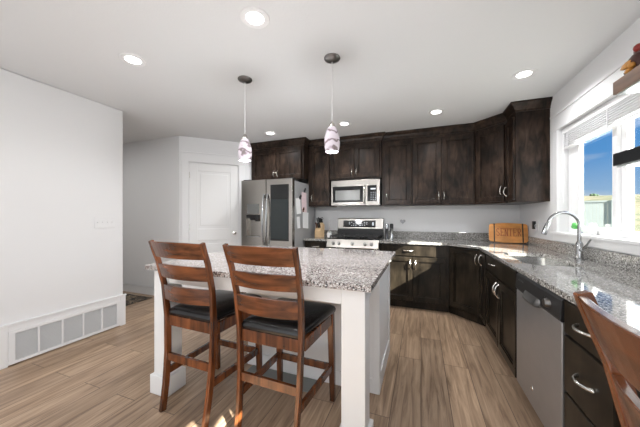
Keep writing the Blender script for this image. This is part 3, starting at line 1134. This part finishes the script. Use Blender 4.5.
MB().box(0.552, MW - 0.045, -0.021, -0.018, 0.055, MH - 0.088).build('keypad', 'black_glass', mw)
tx = MB()
for i in range(3):
    for j in range(5):
        tx.box(0.600 + i * 0.030, 0.612 + i * 0.030, -0.0225, -0.021, 0.075 + j * 0.026, 0.081 + j * 0.026)
tx.box(0.60, 0.672, -0.0225, -0.021, 0.225, 0.245)
tx.build('key_marking', 'display_text', mw)
MB().box(0.04, 0.20, 0.03, 0.09, -0.006, 0.0).box(0.54, 0.70, 0.03, 0.09, -0.006, 0.0).build('underside_lamp', 'white_plastic', mw)

# ------------------------------------------------------------------ fridge
FX0, FX1 = -2.535, -1.680
fg = thing('refrigerator', 'stainless french door refrigerator with dark glass panel and dispenser', 'refrigerator', (FX0, 3.32, 0))
FWD = FX1 - FX0
FD = 0.86
MB().box(0.0, FWD, 0.085, FD, 0.02, 1.745).build('body', 'grey_side', fg, bevel=0.004)
SPL = 0.430
ld = MB()
# left door with dispenser recess
rx0, rx1, rz0, rz1 = 0.085, 0.330, 0.93, 1.44
ld.box(0.0, rx0, 0.0, 0.075, 0.70, 1.770).box(rx1, SPL - 0.004, 0.0, 0.075, 0.70, 1.770)
ld.box(rx0, rx1, 0.0, 0.075, 0.70, rz0).box(rx0, rx1, 0.0, 0.075, rz1 - 0.18, 1.770).box(rx0, rx1, 0.055, 0.075, rz0, rz1 - 0.18)
ldo = ld.build('door', 'stainless', fg)
MB().box(rx0 + 0.02, rx1 - 0.02, -0.004, 0.0, rz1 - 0.17, rz1 - 0.02).build('dispenser_panel', 'mesh_grey', ldo)
MB().box(rx0, rx1, 0.020, 0.0545, rz1 - 0.235, rz1 - 0.181).box(rx0 + 0.06, rx0 + 0.11, 0.01, 0.05, rz1 - 0.26, rz1 - 0.18).box(rx0 + 0.15, rx0 + 0.19, 0.01, 0.05, rz1 - 0.28, rz1 - 0.18).build('dispenser_nozzle', 'black_plastic', ldo)
MB().box(rx0 + 0.01, rx1 - 0.01, 0.0, 0.05, rz0, rz0 + 0.012).build('drip_tray', 'chrome', ldo)
rdo = MB().box(SPL + 0.004, FWD, 0.0, 0.075, 0.70, 1.770).build('door', 'stainless', fg, bevel=0.004)
MB().box(SPL + 0.075, FWD - 0.055, -0.004, 0.0, 0.885, 1.690).build('glass_panel', 'black_glass', rdo, bevel=0.001)
MB().box(SPL + 0.085, FWD - 0.065, -0.006, -0.004, 0.915, 1.480).build('inner_view', 'screen_glass', rdo)
for x, s in ((SPL - 0.030, -1), (SPL + 0.032, 1)):
    n = 11
    pts = [(x, -0.008 - 0.050 * math.sin(math.pi * i / (n - 1)) ** 0.6, 0.80 + 0.76 * i / (n - 1)) for i in range(n)]
    MB().tube(pts, [0.013] * n, 12).build('handle', 'chrome', ldo if s < 0 else rdo, smooth=True)
MB().box(0.0, FWD, 0.0, 0.075, 0.06, 0.69).build('freezer_drawer', 'stainless', fg, bevel=0.004)
MB().tube([(0.08, -0.05, 0.61), (FWD - 0.08, -0.05, 0.61)], 0.012, 12).tube([(0.12, 0, 0.61), (0.12, -0.05, 0.61)], 0.009, 8).tube([(FWD - 0.12, 0, 0.61), (FWD - 0.12, -0.05, 0.61)], 0.009, 8).build('drawer_handle', 'chrome', fg, smooth=True)
MB().box(0.02, 0.14, 0.02, 0.17, 1.7455, 1.785).box(FWD - 0.14, FWD - 0.005, 0.08, 0.20, 1.7455, 1.79).build('hinge_cover', 'black_plastic', fg, bevel=0.004)

# papers held on the fridge side
fsx = FX1 + 0.001


def paper(label, y0, y1, z0, z1, mat, rot=0.0, name='paper_note'):
    yc, zc = (y0 + y1) / 2, (z0 + z1) / 2
    m = MB()
    n = 6
    for i in range(n):
        pass
    hw, hh = (y1 - y0) / 2, (z1 - z0) / 2
    rings = []
    for i in range(n + 1):
        t = i / n
        zz = -hh + 2 * hh * t
        off = 0.001 + 0.010 * (1 - t) ** 2
        rings.append([(off, -hw, zz), (off + 0.0008, -hw, zz), (off + 0.0008, hw, zz), (off, hw, zz)])
    m.loops(rings)
    m.transform(Matrix.Rotation(rot, 4, 'X'))
    return tag(m.build(name, mat, loc=(fsx, yc, zc)), label, 'paper', 'papers on the fridge side')


paper('white paper sheet on the fridge side, nearest the fridge door', 3.43, 3.58, 1.27, 1.50, 'paper', R(4))
paper('pinkish paper list hanging from a dark clip on the fridge side', 3.62, 3.80, 1.30, 1.60, 'paper_pink', R(-2))
paper('large white paper sheet, lower right on the fridge side', 3.66, 3.87, 1.05, 1.30, 'paper', R(-5))
paper('small white paper slip, lower left on the fridge side', 3.46, 3.56, 1.06, 1.23, 'paper', R(2))
for y, z, lab in ((3.56, 1.50, 'dark magnet clip above the white sheet on the fridge'), (3.715, 1.615, 'dark magnet clip above the pinkish list on the fridge'),
                  (3.66, 1.315, 'reddish brown magnet clip above the lower white sheet on the fridge')):
    tag(MB().box(0, 0.014, -0.020, 0.020, -0.014, 0.030).box(0.012, 0.026, -0.012, 0.012, 0.016, 0.055).build(
        'magnet_clip', 'brown_wood' if z < 1.4 else 'black_plastic', loc=(fsx + 0.003, y, z), bevel=0.003), lab, 'magnet', 'magnet clips on the fridge side')

# ------------------------------------------------------------------ things on the worktops
kbk = thing('knife_block', 'pale wooden knife block with dark handled knives beside the fridge', 'knife block', (-1.53, 3.97, CT), R(-12))
m = MB()
prof = [(-0.045, 0.0), (0.07, 0.0), (0.085, 0.20), (0.03, 0.235), (-0.045, 0.10)]
m.loops([[(-0.055, y, z) for y, z in prof], [(0.055, y, z) for y, z in prof]])
m.build('block', 'knife_block_wood', kbk, bevel=0.004)
for i, (x, y, z, L) in enumerate([(-0.035, 0.04, 0.22, 0.10), (-0.012, 0.05, 0.225, 0.11), (0.014, 0.05, 0.225, 0.10), (0.038, 0.055, 0.22, 0.09),
                                  (-0.03, -0.01, 0.16, 0.09), (0.0, -0.01, 0.16, 0.085), (0.03, -0.01, 0.16, 0.085)]):
    MB().bar([(x, y, z - 0.012), (x, y - L * 0.45, z + L * 0.85)], 0.016, 0.022).build('knife_handle', 'black_plastic' if i != 4 else 'brown_wood', kbk, bevel=0.004)
MB().tube([(0.052 + 0.018 * math.cos(t * math.pi / 5), 0.01, 0.30 + 0.018 * math.sin(t * math.pi / 5)) for t in range(10)], 0.004, 6, closed=True).build('scissors_handle', 'black_plastic', kbk, smooth=True)

wj = thing('utensil_jar', 'small white lidded jar with a thin spoon standing left of the range', 'jar', (-1.372, 4.02, CT))
MB().lathe([(0.030, 0), (0.038, 0.01), (0.040, 0.06), (0.034, 0.085), (0.020, 0.095)], seg=20).build('jar_body', 'white_plastic', wj, smooth=True)
MB().lathe([(0.036, 0.075), (0.037, 0.082), (0.020, 0.096), (0.003, 0.099)], seg=20).build('lid', 'nickel', wj, smooth=True)
MB().tube([(0.004, 0, 0.09), (0.008, 0, 0.28)], 0.0022, 6).build('spoon_handle', 'nickel', wj, smooth=True)

for (x, y, mt, lab) in ((-0.470, 4.00, 'glass_dark', 'clear and chrome pepper mill right of the range'), (-0.405, 4.02, 'chrome', 'shiny salt mill right of the range, against the backsplash')):
    if 'glass_dark' not in MATS:
        simple('glass_dark', (0.08, 0.08, 0.085), 0.08, 0.4)
    ml = thing('grinder', lab, 'salt and pepper mill', (x, y, CT), 0, 'salt and pepper mills by the range')
    MB().lathe([(0.027, 0), (0.027, 0.02), (0.024, 0.025), (0.024, 0.15), (0.027, 0.155)], seg=20).build('mill_body', mt, ml, smooth=True)
    MB().lathe([(0.028, 0.155), (0.029, 0.20), (0.024, 0.225), (0.003, 0.23)], seg=20).build('mill_cap', 'chrome' if mt != 'chrome' else 'black_plastic', ml, smooth=True)

# cutting board leaning in the corner, lettered SENTER
cb = thing('cutting_board', 'orange-brown wooden cutting board lettered SENTER leaning in the corner', 'cutting board', (1.012, 3.905, CT + 0.007), R(-9))
BWD, BH = 0.405, 0.255
lean = Matrix.Rotation(R(-16), 4, 'X')
op = []
for i in range(9):
    t = i / 8
    op.append((-BWD / 2 + 0.02 + (BWD - 0.04) * t, 0.012 * (1 - math.sin(math.pi * t))))
for i in range(9):
    t = 1 - i / 8
    op.append((-BWD / 2 + 0.02 + (BWD - 0.04) * t, BH - 0.012 * (1 - math.sin(math.pi * t))))
# right and left ends bulge slightly
full = op[:9] + [(BWD / 2 - 0.004, 0.03), (BWD / 2, BH / 2), (BWD / 2 - 0.004, BH - 0.03)] + op[9:] + [(-BWD / 2 + 0.004, BH - 0.03), (-BWD / 2, BH / 2), (-BWD / 2 + 0.004, 0.03)]
m = MB()
m.loops([[(x, 0.0, z) for x, z in full], [(x, 0.018, z) for x, z in full]])
m.transform(lean)
m.build('board', 'board_wood', cb, bevel=0.003)
for x in (-0.150, 0.143):
    MB().box(x, x + 0.014, -0.0012, 0.0, 0.008, BH - 0.008).transform(lean).build('dark_stripe', 'burnt', cb)


def letter(ch, x, w, h, z, m, t=0.0075, s=0.011):
    y0, y1 = -0.0016, -0.0002

    def bx(a, b, c, d):
        m.box(a, b, y0, y1, c, d)

    def diag(xa, za, xb, zb, tt):
        v = [(xa - tt / 2, y0, za), (xa + tt / 2, y0, za), (xa + tt / 2, y1, za), (xa - tt / 2, y1, za)]
        u = [(xb - tt / 2, y0, zb), (xb + tt / 2, y0, zb), (xb + tt / 2, y1, zb), (xb - tt / 2, y1, zb)]
        m.loops([v, u])

    def stem(xc, a=z, b=None, serif=True):
        b = z + h if b is None else b
        bx(xc - t / 2, xc + t / 2, a, b)
        if serif:
            bx(xc - s, xc + s, a, a + 0.004)
            bx(xc - s, xc + s, b - 0.004, b)

    def arcseg(cx, cz, rx, rz, a0, a1, tt, n=10):
        rings = []
        for i in range(n + 1):
            a = R(a0 + (a1 - a0) * i / n)
            c_, s_ = math.cos(a), math.sin(a)
            rings.append([(cx + (rx - tt / 2) * c_, y0, cz + (rz - tt / 2) * s_), (cx + (rx + tt / 2) * c_, y0, cz + (rz + tt / 2) * s_),
                          (cx + (rx + tt / 2) * c_, y1, cz + (rz + tt / 2) * s_), (cx + (rx - tt / 2) * c_, y1, cz + (rz - tt / 2) * s_)])
        m.loops(rings)
    if ch == 'S':
        arcseg(x + w / 2, z + h * 0.73, w * 0.36, h * 0.24, 20, 270, t)
        arcseg(x + w / 2, z + h * 0.26, w * 0.38, h * 0.24, 90, -160, t)
    if ch == 'E':
        stem(x + t)
        bx(x + t, x + w, z, z + 0.006)
        bx(x + t, x + w, z + h - 0.006, z + h)
        bx(x + t, x + w * 0.8, z + h / 2 - 0.003, z + h / 2 + 0.003)
        bx(x + w - 0.004, x + w, z, z + 0.02)
        bx(x + w - 0.004, x + w, z + h - 0.02, z + h)
    if ch == 'N':
        stem(x + t * 0.8)
        stem(x + w - t * 0.8)
        diag(x + t * 0.8, z + h, x + w - t * 0.8, z, t)
    if ch == 'T':
        stem(x + w / 2)
        bx(x, x + w, z + h - 0.006, z + h)
        bx(x, x + 0.004, z + h - 0.02, z + h)
        bx(x + w - 0.004, x + w, z + h - 0.02, z + h)
    if ch == 'R':
        stem(x + t)
        bx(x + t, x + w * 0.55, z + h - 0.006, z + h)
        bx(x + t, x + w * 0.55, z + h * 0.48, z + h * 0.48 + 0.006)
        arcseg(x + w * 0.55, z + h * 0.75, w * 0.32, h * 0.25, -90, 90, t)
        diag(x + w * 0.5, z + h * 0.5, x + w * 0.95, z, t)


lt = MB()
xs = -0.122
for chh in 'SENTER':
    letter(chh, xs, 0.036, 0.098, 0.085, lt)
    xs += 0.0435
lt.transform(lean)
lt.build('lettering', 'letter_burn', cb)

# wall outlet in the corner with a plugged device and cord
ol = thing('wall_outlet', 'white outlet plate with black plug in the corner beside the cutting board', 'outlet', (XR, 3.70, 1.135))
MB().box(-0.006, 0, -0.058, 0.058, -0.060, 0.060).build('plate', 'white_plastic', ol, bevel=0.002)
MB().box(-0.034, -0.006, 0.008, 0.048, -0.045, 0.045).build('plug', 'black_plastic', ol, bevel=0.004)
MB().tube([(-0.010, -0.02, 0.02), (-0.030, -0.03, 0.0), (-0.030, -0.05, -0.04), (-0.02, -0.03, -0.085), (-0.03, 0.0, -0.11)], 0.003, 6).build('cord', 'cable_white', ol, smooth=True)

# heart on the back wall
hp = []
for i in range(40):
    t = 2 * math.pi * i / 40
    hp.append((16 * math.sin(t) ** 3 / 17 * 0.042, (13 * math.cos(t) - 5 * math.cos(2 * t) - 2 * math.cos(3 * t) - math.cos(4 * t)) / 17 * 0.042))
m = MB().loops([[(x, -0.012, z) for x, z in hp], [(x, -0.001, z) for x, z in hp]])
tag(m.build('wall_heart', 'heart_grey', loc=(-0.262, YB, 1.155), bevel=0.003), 'small grey heart ornament on the wall right of the range', 'ornament')

# window sill things
gp = thing('sill_plant', 'small bright green potted sprout on the window sill', 'plant', (XR + 0.035, 2.985, WZ0 + 0.002))
m = MB()
for i in range(7):
    a = i * 2 * math.pi / 7
    m.ball((0.014 * math.cos(a), 0.020 * math.sin(a), 0.055 + 0.010 * (i % 3)), 0.014, 8, 0.8, 1.0, 1.1)
m.ball((0, 0, 0.050), 0.018, 10).ball((0, 0, 0.078), 0.014, 8)
for s in (-1, 1):
    m.tube([(0, s * 0.015, 0.055), (0, s * 0.035, 0.068), (0, s * 0.045, 0.062)], [0.005, 0.005, 0.003], 6)
m.build('leaves', 'green_leaf', gp, smooth=True)
MB().lathe([(0.012, 0), (0.016, 0.03), (0.015, 0.036)], seg=14).build('pot', 'white_plastic', gp, smooth=True)
tag(MB().lathe([(0.022, 0), (0.026, 0.008), (0.026, 0.07), (0.020, 0.082), (0.020, 0.09), (0.003, 0.092)], seg=18).build(
    'sill_jar', 'paper_white' if 'paper_white' in MATS else 'white_plastic', smooth=True, loc=(XR + 0.035, 2.73, WZ0 + 0.002)), 'white jar on the window sill behind the faucet', 'jar')
m = MB().ball((0, 0, 0.010), 0.013, 10, 1, 1.2, 0.75).ball((0, 0.008, 0.022), 0.007, 8)
tag(m.build('sill_figurine', 'blue_glaze', smooth=True, loc=(XR + 0.03, 2.885, WZ0 + 0.003)), 'tiny dark blue figurine on the window sill between plant and jar', 'figurine')

# blind raised at the window head
bd = thing('window_blind', 'white horizontal blind pulled up to the window head', 'blind', (XR + 0.045, 0, 0))
MB().box(-0.028, 0.022, WY0 + 0.01, WY1 - 0.012, WZ1 - 0.055, WZ1 - 0.004).build('headrail', 'vinyl_white', bd, bevel=0.004)
m = MB()
for i in range(13):
    z = WZ1 - 0.064 - i * 0.0085
    m.box(-0.024 + 0.006 * (i % 2), 0.020, WY0 + 0.02, WY1 - 0.022, z, z + 0.0042)
m.build('slat_stack', 'vinyl_white', bd)
MB().box(-0.026, 0.022, WY0 + 0.018, WY1 - 0.02, WZ1 - 0.193, WZ1 - 0.178).build('bottom_rail', 'vinyl_white', bd, bevel=0.003)
for yy in (WY1 - 0.12, 2.52, WY0 + 0.12):
    MB().box(-0.0285, -0.0262, yy - 0.005, yy + 0.005, WZ1 - 0.193, WZ1 - 0.05).build('ladder_tape', 'vinyl_white', bd)
MB().tube([(-0.034, WY1 - 0.055, WZ1 - 0.05), (-0.036, WY1 - 0.055, 1.36)], 0.0045, 8).build('wand', 'trim_white', bd, smooth=True)

# ------------------------------------------------------------------ shelves on the right wall, near the camera
SHX = 0.97
s1 = thing('floating_shelf', 'brown wooden wall shelf high beside the window, upper of two', 'shelf', (0, 0, 0))
MB().box(SHX, XR - 0.001, 1.50, 1.905, 1.892, 1.960).build('board', 'shelf_wood', s1, bevel=0.002)
MB().box(SHX + 0.012, XR - 0.001, 1.51, 1.897, 1.886, 1.8925).build('glass_underside', 'shelf_underside', s1)
s2 = thing('floating_shelf', 'black wall shelf in front of the window, lower of two', 'shelf', (0, 0, 0))
MB().box(SHX, XR - 0.001, 1.50, 1.905, 1.508, 1.574).build('board', 'shelf_black', s2, bevel=0.002)
MB().box(SHX + 0.012, XR - 0.001, 1.51, 1.897, 1.500, 1.5085).build('glass_underside', 'shelf_underside', s2)
orn = thing('shelf_ornament', 'dark red and orange carved ornament on the brown upper shelf', 'ornament', (1.035, 1.815, 1.9605))
m = MB()
m.ball((0, 0, 0.055), 0.055, 16, 0.9, 1.2, 1.0).ball((0, -0.02, 0.10), 0.040, 14).ball((0.0, 0.06, 0.025), 0.027, 12).ball((0.01, -0.07, 0.06), 0.05, 12)
m.ball((-0.03, 0.03, 0.022), 0.022, 10)
m.build('body', 'maroon_glaze', orn, smooth=True)
m = MB()
m.loops([[(-0.045 + 0.012 * math.cos(a) * s, 0.035 + dy, 0.055 + 0.020 * math.sin(a) * s) for a in [k * math.pi / 4 for k in range(8)]] for dy, s in ((-0.045, 0.6), (-0.02, 0.95), (0.01, 0.75), (0.035, 0.12))])
m.ball((-0.045, 0.01, 0.02), 0.016, 10, 0.8, 1.4, 0.8).ball((-0.05, -0.02, 0.035), 0.015, 10)
m.build('orange_leaf', 'orange_glaze', orn, smooth=True)
MB().ball((-0.03, -0.03, 0.112), 0.020, 10).build('red_berry', 'red_glaze', orn, smooth=True)

# ------------------------------------------------------------------ island
IX0, IX1, IY0, IY1 = -1.790, -0.225, 1.282, 2.62
isl = thing('kitchen_island', 'white kitchen island base with square posts under the granite top', 'island', (0, 0, 0))
BXA, BXB, BYA, BYB = -1.36, -0.268, 1.86, 2.52
MB().box(BXA, BXB - 0.012, BYA + 0.008, BYB, 0, 0.868).build('body', 'island_white', isl, bevel=0.002)
m = MB()
# end panel: stiles and rails on the right side and the narrow trim on the front corner
m.box(BXB - 0.045, BXB, BYA, BYA + 0.06, 0, 0.868).box(BXB - 0.012, BXB, BYB - 0.06, BYB, 0, 0.868)
m.box(BXB - 0.012, BXB, BYA + 0.06, BYB - 0.06, 0.0, 0.12).box(BXB - 0.012, BXB, BYA + 0.06, BYB - 0.06, 0.79, 0.868)
m.box(BXA, BXB - 0.045, BYA, BYA + 0.008, 0, 0.105)
m.build('side_trim', 'island_white', isl, bevel=0.002)
PW = 0.125


def post(x0, y0):
    m = MB()
    m.box(x0, x0 + PW, y0, y0 + PW, 0, 0.868)
    m.box(x0 - 0.018, x0 + PW + 0.018, y0 - 0.018, y0 + PW + 0.018, 0, 0.130)
    m.build('post', 'island_white', isl, bevel=0.004)


post(-1.795 + 0.035, 1.330)
post(-0.385, 1.315)
post(-1.795 + 0.035, 2.38)
m = MB()
m.box(-1.76 + PW, -0.385, 1.345, 1.370, 0.775, 0.868)
m.box(-0.300, -0.275, 1.315 + PW, BYA, 0.775, 0.868)
m.box(-1.745, -1.72, 1.33 + PW, 2.38, 0.775, 0.868)
m.box(-1.76 + PW, BXA, 2.47, 2.495, 0.775, 0.868)
m.build('apron', 'island_white', isl, bevel=0.002)
it = MB().box(IX0, IX1, IY0, IY1, 0.869, CT + 0.002)
tag(it.build('worktop', 'granite_island', bevel=0.004), 'pinkish grey speckled granite top on the white kitchen island', 'countertop')
tag(MB().box(-1.30, -0.70, 1.705, 1.855, 0.0005, 0.008).build('floor_strip', 'strip_grey', bevel=0.002), 'narrow grey strip on the floor along the island base', 'mat')  # thin plain grey strip resting on the floor


# ------------------------------------------------------------------ bar stools (local: faces +y, origin on the floor between the rear feet)
def make_stool(label):
    s = thing('bar_stool', label, 'stool', (0, 0, 0))
    W = 'stool_wood'

    def px(z):   # half width of the back at height z
        return 0.178 + 0.036 * min(1.0, max(0.0, z / 1.09))

    def py(z):
        ks = [(0, 0.0), (0.15, 0.026), (0.35, 0.046), (0.60, 0.050), (0.80, 0.032), (0.95, -0.004), (1.088, -0.052)]
        for (a, ya), (b, yb) in zip(ks, ks[1:]):
            if z <= b:
                t = (z - a) / (b - a)
                t = t * t * (3 - 2 * t) * 0.4 + t * 0.6
                return ya + (yb - ya) * t
        return ks[-1][1]
    zs = [0, 0.08, 0.16, 0.26, 0.36, 0.48, 0.60, 0.70, 0.80, 0.88, 0.96, 1.03, 1.088]
    for sx in (-1, 1):
        MB().bar([(sx * px(z), py(z), z) for z in zs], 0.023, [0.040 - 0.014 * max(0.0, (z - 0.6) / 0.488) for z in zs]).build('leg', W, s, bevel=0.004)
        MB().bar([(sx * 0.205, 0.500, 0), (sx * 0.203, 0.490, 0.30), (sx * 0.200, 0.475, 0.605)], [0.032, 0.038, 0.040], [0.032, 0.038, 0.042]).build('leg', W, s, bevel=0.004)
    # back slats, bowed backwards

    def slat(zc, h, arch=0.0):
        n = 13
        rings = []
        for i in range(n):
            t = -1 + 2 * i / (n - 1)
            x = t * (px(zc) - 0.009)
            bow = -0.034 * (1 - t * t)
            top = h / 2 + arch * (1 - t * t)
            ring = []
            for dz, th in ((-h / 2, 0), (top, 0), (top, 1), (-h / 2, 1)):
                ring.append((x, py(zc + dz) - 0.014 + bow + (0.018 if th else 0), zc + dz))
            rings.append(ring)
        MB().loops(rings).build('slat', 'stool_rail_wood', s, bevel=0.003, smooth=False)
    slat(1.035, 0.096, 0.006)
    slat(0.898, 0.088, 0.004)
    slat(0.755, 0.096, 0.004)
    # seat rails
    za, zb = 0.525, 0.592
    fr = MB()
    fr.box(-px(0.56) + 0.01, px(0.56) - 0.01, 0.052, 0.074, za, zb)
    fr.build('seat_rail', W, s, bevel=0.002)
    MB().box(-0.185, 0.185, 0.468, 0.490, za, zb).build('seat_rail', W, s, bevel=0.002)
    for sx in (-1, 1):
        xa, xb = sx * (px(0.56)), sx * 0.203
        m = MB()
        m.loops([[(xa - 0.011, 0.08, za), (xa + 0.011, 0.08, za), (xa + 0.011, 0.08, zb), (xa - 0.011, 0.08, zb)],
                 [(xb - 0.011, 0.462, za), (xb + 0.011, 0.462, za), (xb + 0.011, 0.462, zb), (xb - 0.011, 0.462, zb)]])
        m.build('seat_rail', W, s, bevel=0.002)
    # padded seat
    rings = []
    def seat_ring(inset, z):
        x0, x1 = 0.196 - inset, 0.226 - inset
        ya, yb = 0.046 + inset, 0.520 - inset
        pts = []
        r = 0.03
        for (cx, cy, a) in ((x1 - r, yb - r, 0), (-x1 + r, yb - r, 90), (-x0 + r, ya + r, 180), (x0 - r, ya + r, 270)):
            for i in range(5):
                t = R(a + 22.5 * i)
                pts.append((cx + r * math.cos(t), cy + r * math.sin(t), z))
        return pts
    for ins, z in ((0.006, 0.596), (0.0, 0.602), (-0.003, 0.618), (0.004, 0.634), (0.022, 0.645), (0.07, 0.652), (0.13, 0.655)):
        rings.append(seat_ring(ins, z))
    MB().loops(rings).build('seat', 'leather', s, smooth=True)
    # stretchers
    zr = 0.330
    MB().box(-px(zr) + 0.012, px(zr) - 0.012, py(zr) - 0.010, py(zr) + 0.010, zr - 0.024, zr + 0.024).build('stretcher', W, s, bevel=0.002)
    zf = 0.225
    MB().box(-0.19, 0.19, 0.481, 0.501, zf - 0.022, zf + 0.022).build('stretcher', W, s, bevel=0.002)
    for sx in (-1, 1):
        m = MB()
        xa, xb, ya, yb, z1_, z2_ = sx * px(0.23), sx * 0.203, py(0.23), 0.480, 0.235, 0.235
        m.loops([[(xa - 0.010, ya, z1_ - 0.022), (xa + 0.010, ya, z1_ - 0.022), (xa + 0.010, ya, z1_ + 0.022), (xa - 0.010, ya, z1_ + 0.022)],
                 [(xb - 0.010, yb, z2_ - 0.022), (xb + 0.010, yb, z2_ - 0.022), (xb + 0.010, yb, z2_ + 0.022), (xb - 0.010, yb, z2_ + 0.022)]])
        m.build('stretcher', W, s, bevel=0.002)
    return s


stool = make_stool('reddish brown ladder-back bar stool at the left of the island front')
stool['group'] = 'ladder-back bar stools'
stool.location = (-1.358, 1.212, 0)
stool.rotation_euler = (0, 0, R(-2))
copy_thing(stool, (-0.778, 1.205, 0), R(-2), 'reddish brown ladder-back bar stool nearest the right-hand island post')
copy_thing(stool, (0.353, 0.468, 0), R(-90), 'reddish brown ladder-back stool cut off by the frame beside the drawers')

# ------------------------------------------------------------------ pendants
def pendant(label):
    p = thing('pendant_lamp', label, 'pendant lamp', (0, 0, 0), 0, 'pendant lamps over the island')
    MB().lathe([(0.060, 0.0), (0.062, -0.006), (0.056, -0.016), (0.030, -0.028), (0.010, -0.032)], (0, 0, ZC), 28).build('canopy', 'dark_nickel', p, smooth=True)
    MB().tube([(0, 0, ZC - 0.03), (0, 0, 1.945)], 0.0028, 8).build('cord', 'cable_white', p, smooth=True)
    MB().lathe([(0.008, 1.955), (0.016, 1.945), (0.022, 1.925), (0.024, 1.908)], (0, 0, 0), 20).build('socket_cap', 'nickel', p, smooth=True)
    o = MB().lathe([(0.024, 0.19), (0.034, 0.178), (0.046, 0.150), (0.056, 0.110), (0.060, 0.075), (0.058, 0.040), (0.050, 0.004), (0.046, 0.0), (0.054, 0.040), (0.055, 0.075), (0.050, 0.11), (0.030, 0.170)], (0, 0, 0), 32, cap=False).build('shade', 'pendant_glass', p, smooth=True)
    o.location = (0, 0, 1.725)
    return p


pd = pendant('pendant lamp with swirled pinkish glass shade, left over the island')
pd.location = (-1.441, 1.935, 0)
for lx, ly in ((-1.441, 1.935), (-0.630, 1.910)):
    add_light('pendant_bulb', 'POINT', (lx, ly, 1.70), 18, (0.99, 0.99, 1.0), shadow_soft_size=0.05)
pd2 = copy_thing(pd, (-0.630, 1.910, 0), R(70), 'pendant lamp with swirled pinkish glass shade, right over the island')
for q in pd2.children:
    if q.name.startswith('shade'):
        q.rotation_euler = (0, 0, 1.0)

# ------------------------------------------------------------------ recessed ceiling lights
can = thing('ceiling_light', 'round recessed ceiling light nearest the camera at the top centre', 'ceiling light', (0, 0, 0), 0, 'recessed ceiling lights')
MB().lathe([(0.048, -0.004), (0.058, -0.003), (0.082, -0.007), (0.088, -0.004), (0.089, 0.0), (0.060, 0.0)], seg=32, cap=False).build('trim_ring', 'trim_white', can, smooth=True)
MB().lathe([(0.054, -0.001), (0.052, -0.0045), (0.002, -0.006)], seg=28).build('lens', 'lens', can, smooth=True)
cans = [(-0.940, 1.360, None, 0), (-2.065, 1.390, 'round recessed ceiling light on the left, above the vent wall', 0),
        (0.813, 2.707, 'round recessed ceiling light near the window wall', 0), (0.163, 3.33, 'round recessed ceiling light before the corner cabinets', 0),
        (-2.040, 3.33, 'round recessed ceiling light above the fridge', 0), (-0.930, 3.33, 'round recessed ceiling light above the range', 0)]
for x, y, lab, _ in cans:
    if lab is None:
        can.location = (x, y, ZC)
    else:
        copy_thing(can, (x, y, ZC), 0, lab)
    add_light('recessed_lamp', 'SPOT', (x, y, ZC - 0.02), 23 if y > 2.5 else 13, (0.99, 0.99, 1.0), (0, 0, -1), spot_size=R(150), spot_blend=0.6, shadow_soft_size=0.05)

# ------------------------------------------------------------------ hall rug
tag(MB().box(-4.95, -3.80, 2.34, 2.84, 0.0, 0.010).build('rug', 'rug_pattern', bevel=0.003), 'dark patterned rug on the hall floor past the left wall', 'rug')

# ------------------------------------------------------------------ outside
m = MB()
n = 26
gx = [1.6 + (i / n) ** 2.2 * 240 for i in range(n + 1)]
gy = [-30 + 330 * (j / 30) for j in range(31)]


def gz(x, y):
    d = math.hypot(x, y)
    z = -0.35 + max(0, d - 8) * 0.055
    if d > 60:
        z += 1.2 * math.sin(x * 0.05 + y * 0.03) + 0.6 * math.sin(x * 0.13 - 1)
    return z


vs = [[m.bm.verts.new((x, y, gz(x, y))) for y in gy] for x in gx]
for i in range(n):
    for j in range(30):
        m.bm.faces.new([vs[i][j], vs[i + 1][j], vs[i + 1][j + 1], vs[i][j + 1]])
struct(m.build('terrain', 'field_grass', smooth=True))
fe = thing('privacy_fence', 'white board privacy fence outside the window', 'fence', (10.9, 21.4, 0.40), R(-24))
for i in range(9):
    x0 = -2.35 * i - 2.35
    pm = MB()
    for j in range(14):
        pm.box(x0 + 0.06 + j * 0.16, x0 + 0.06 + j * 0.16 + 0.152, -0.015, 0.015, 0.03, 1.72)
    pm.box(x0 + 0.05, x0 + 2.30, -0.03, 0.03, 1.70, 1.80).box(x0 + 0.05, x0 + 2.30, -0.03, 0.03, 0.0, 0.10)
    pm.build('fence_panel', 'fence_white', fe)
for i in range(10):
    x0 = -2.35 * i
    MB().box(x0 - 0.06, x0 + 0.06, -0.06, 0.06, -0.4, 1.86).build('fence_post', 'fence_white', fe)
rt = random.Random(3)
for i in range(9):
    a = R(48 + (i * 11) % 27)
    d = 130 + 12 * i
    x, y = d * math.cos(a), d * math.sin(a)
    t = MB()
    for k in range(9):
        t.ball((rt.uniform(-1.5, 1.5), rt.uniform(-1.5, 1.5), rt.uniform(0.2, 0.8)), rt.uniform(0.45, 0.8), 8)
    t.tube([(0, 0, -0.5), (0, 0, 1.5)], 0.3, 6)
    tag(t.build('tree', 'tree_dark', loc=(x, y, gz(x, y)), smooth=True), 'distant dark round tree on the field beyond the window', 'tree', 'distant trees beyond the field')
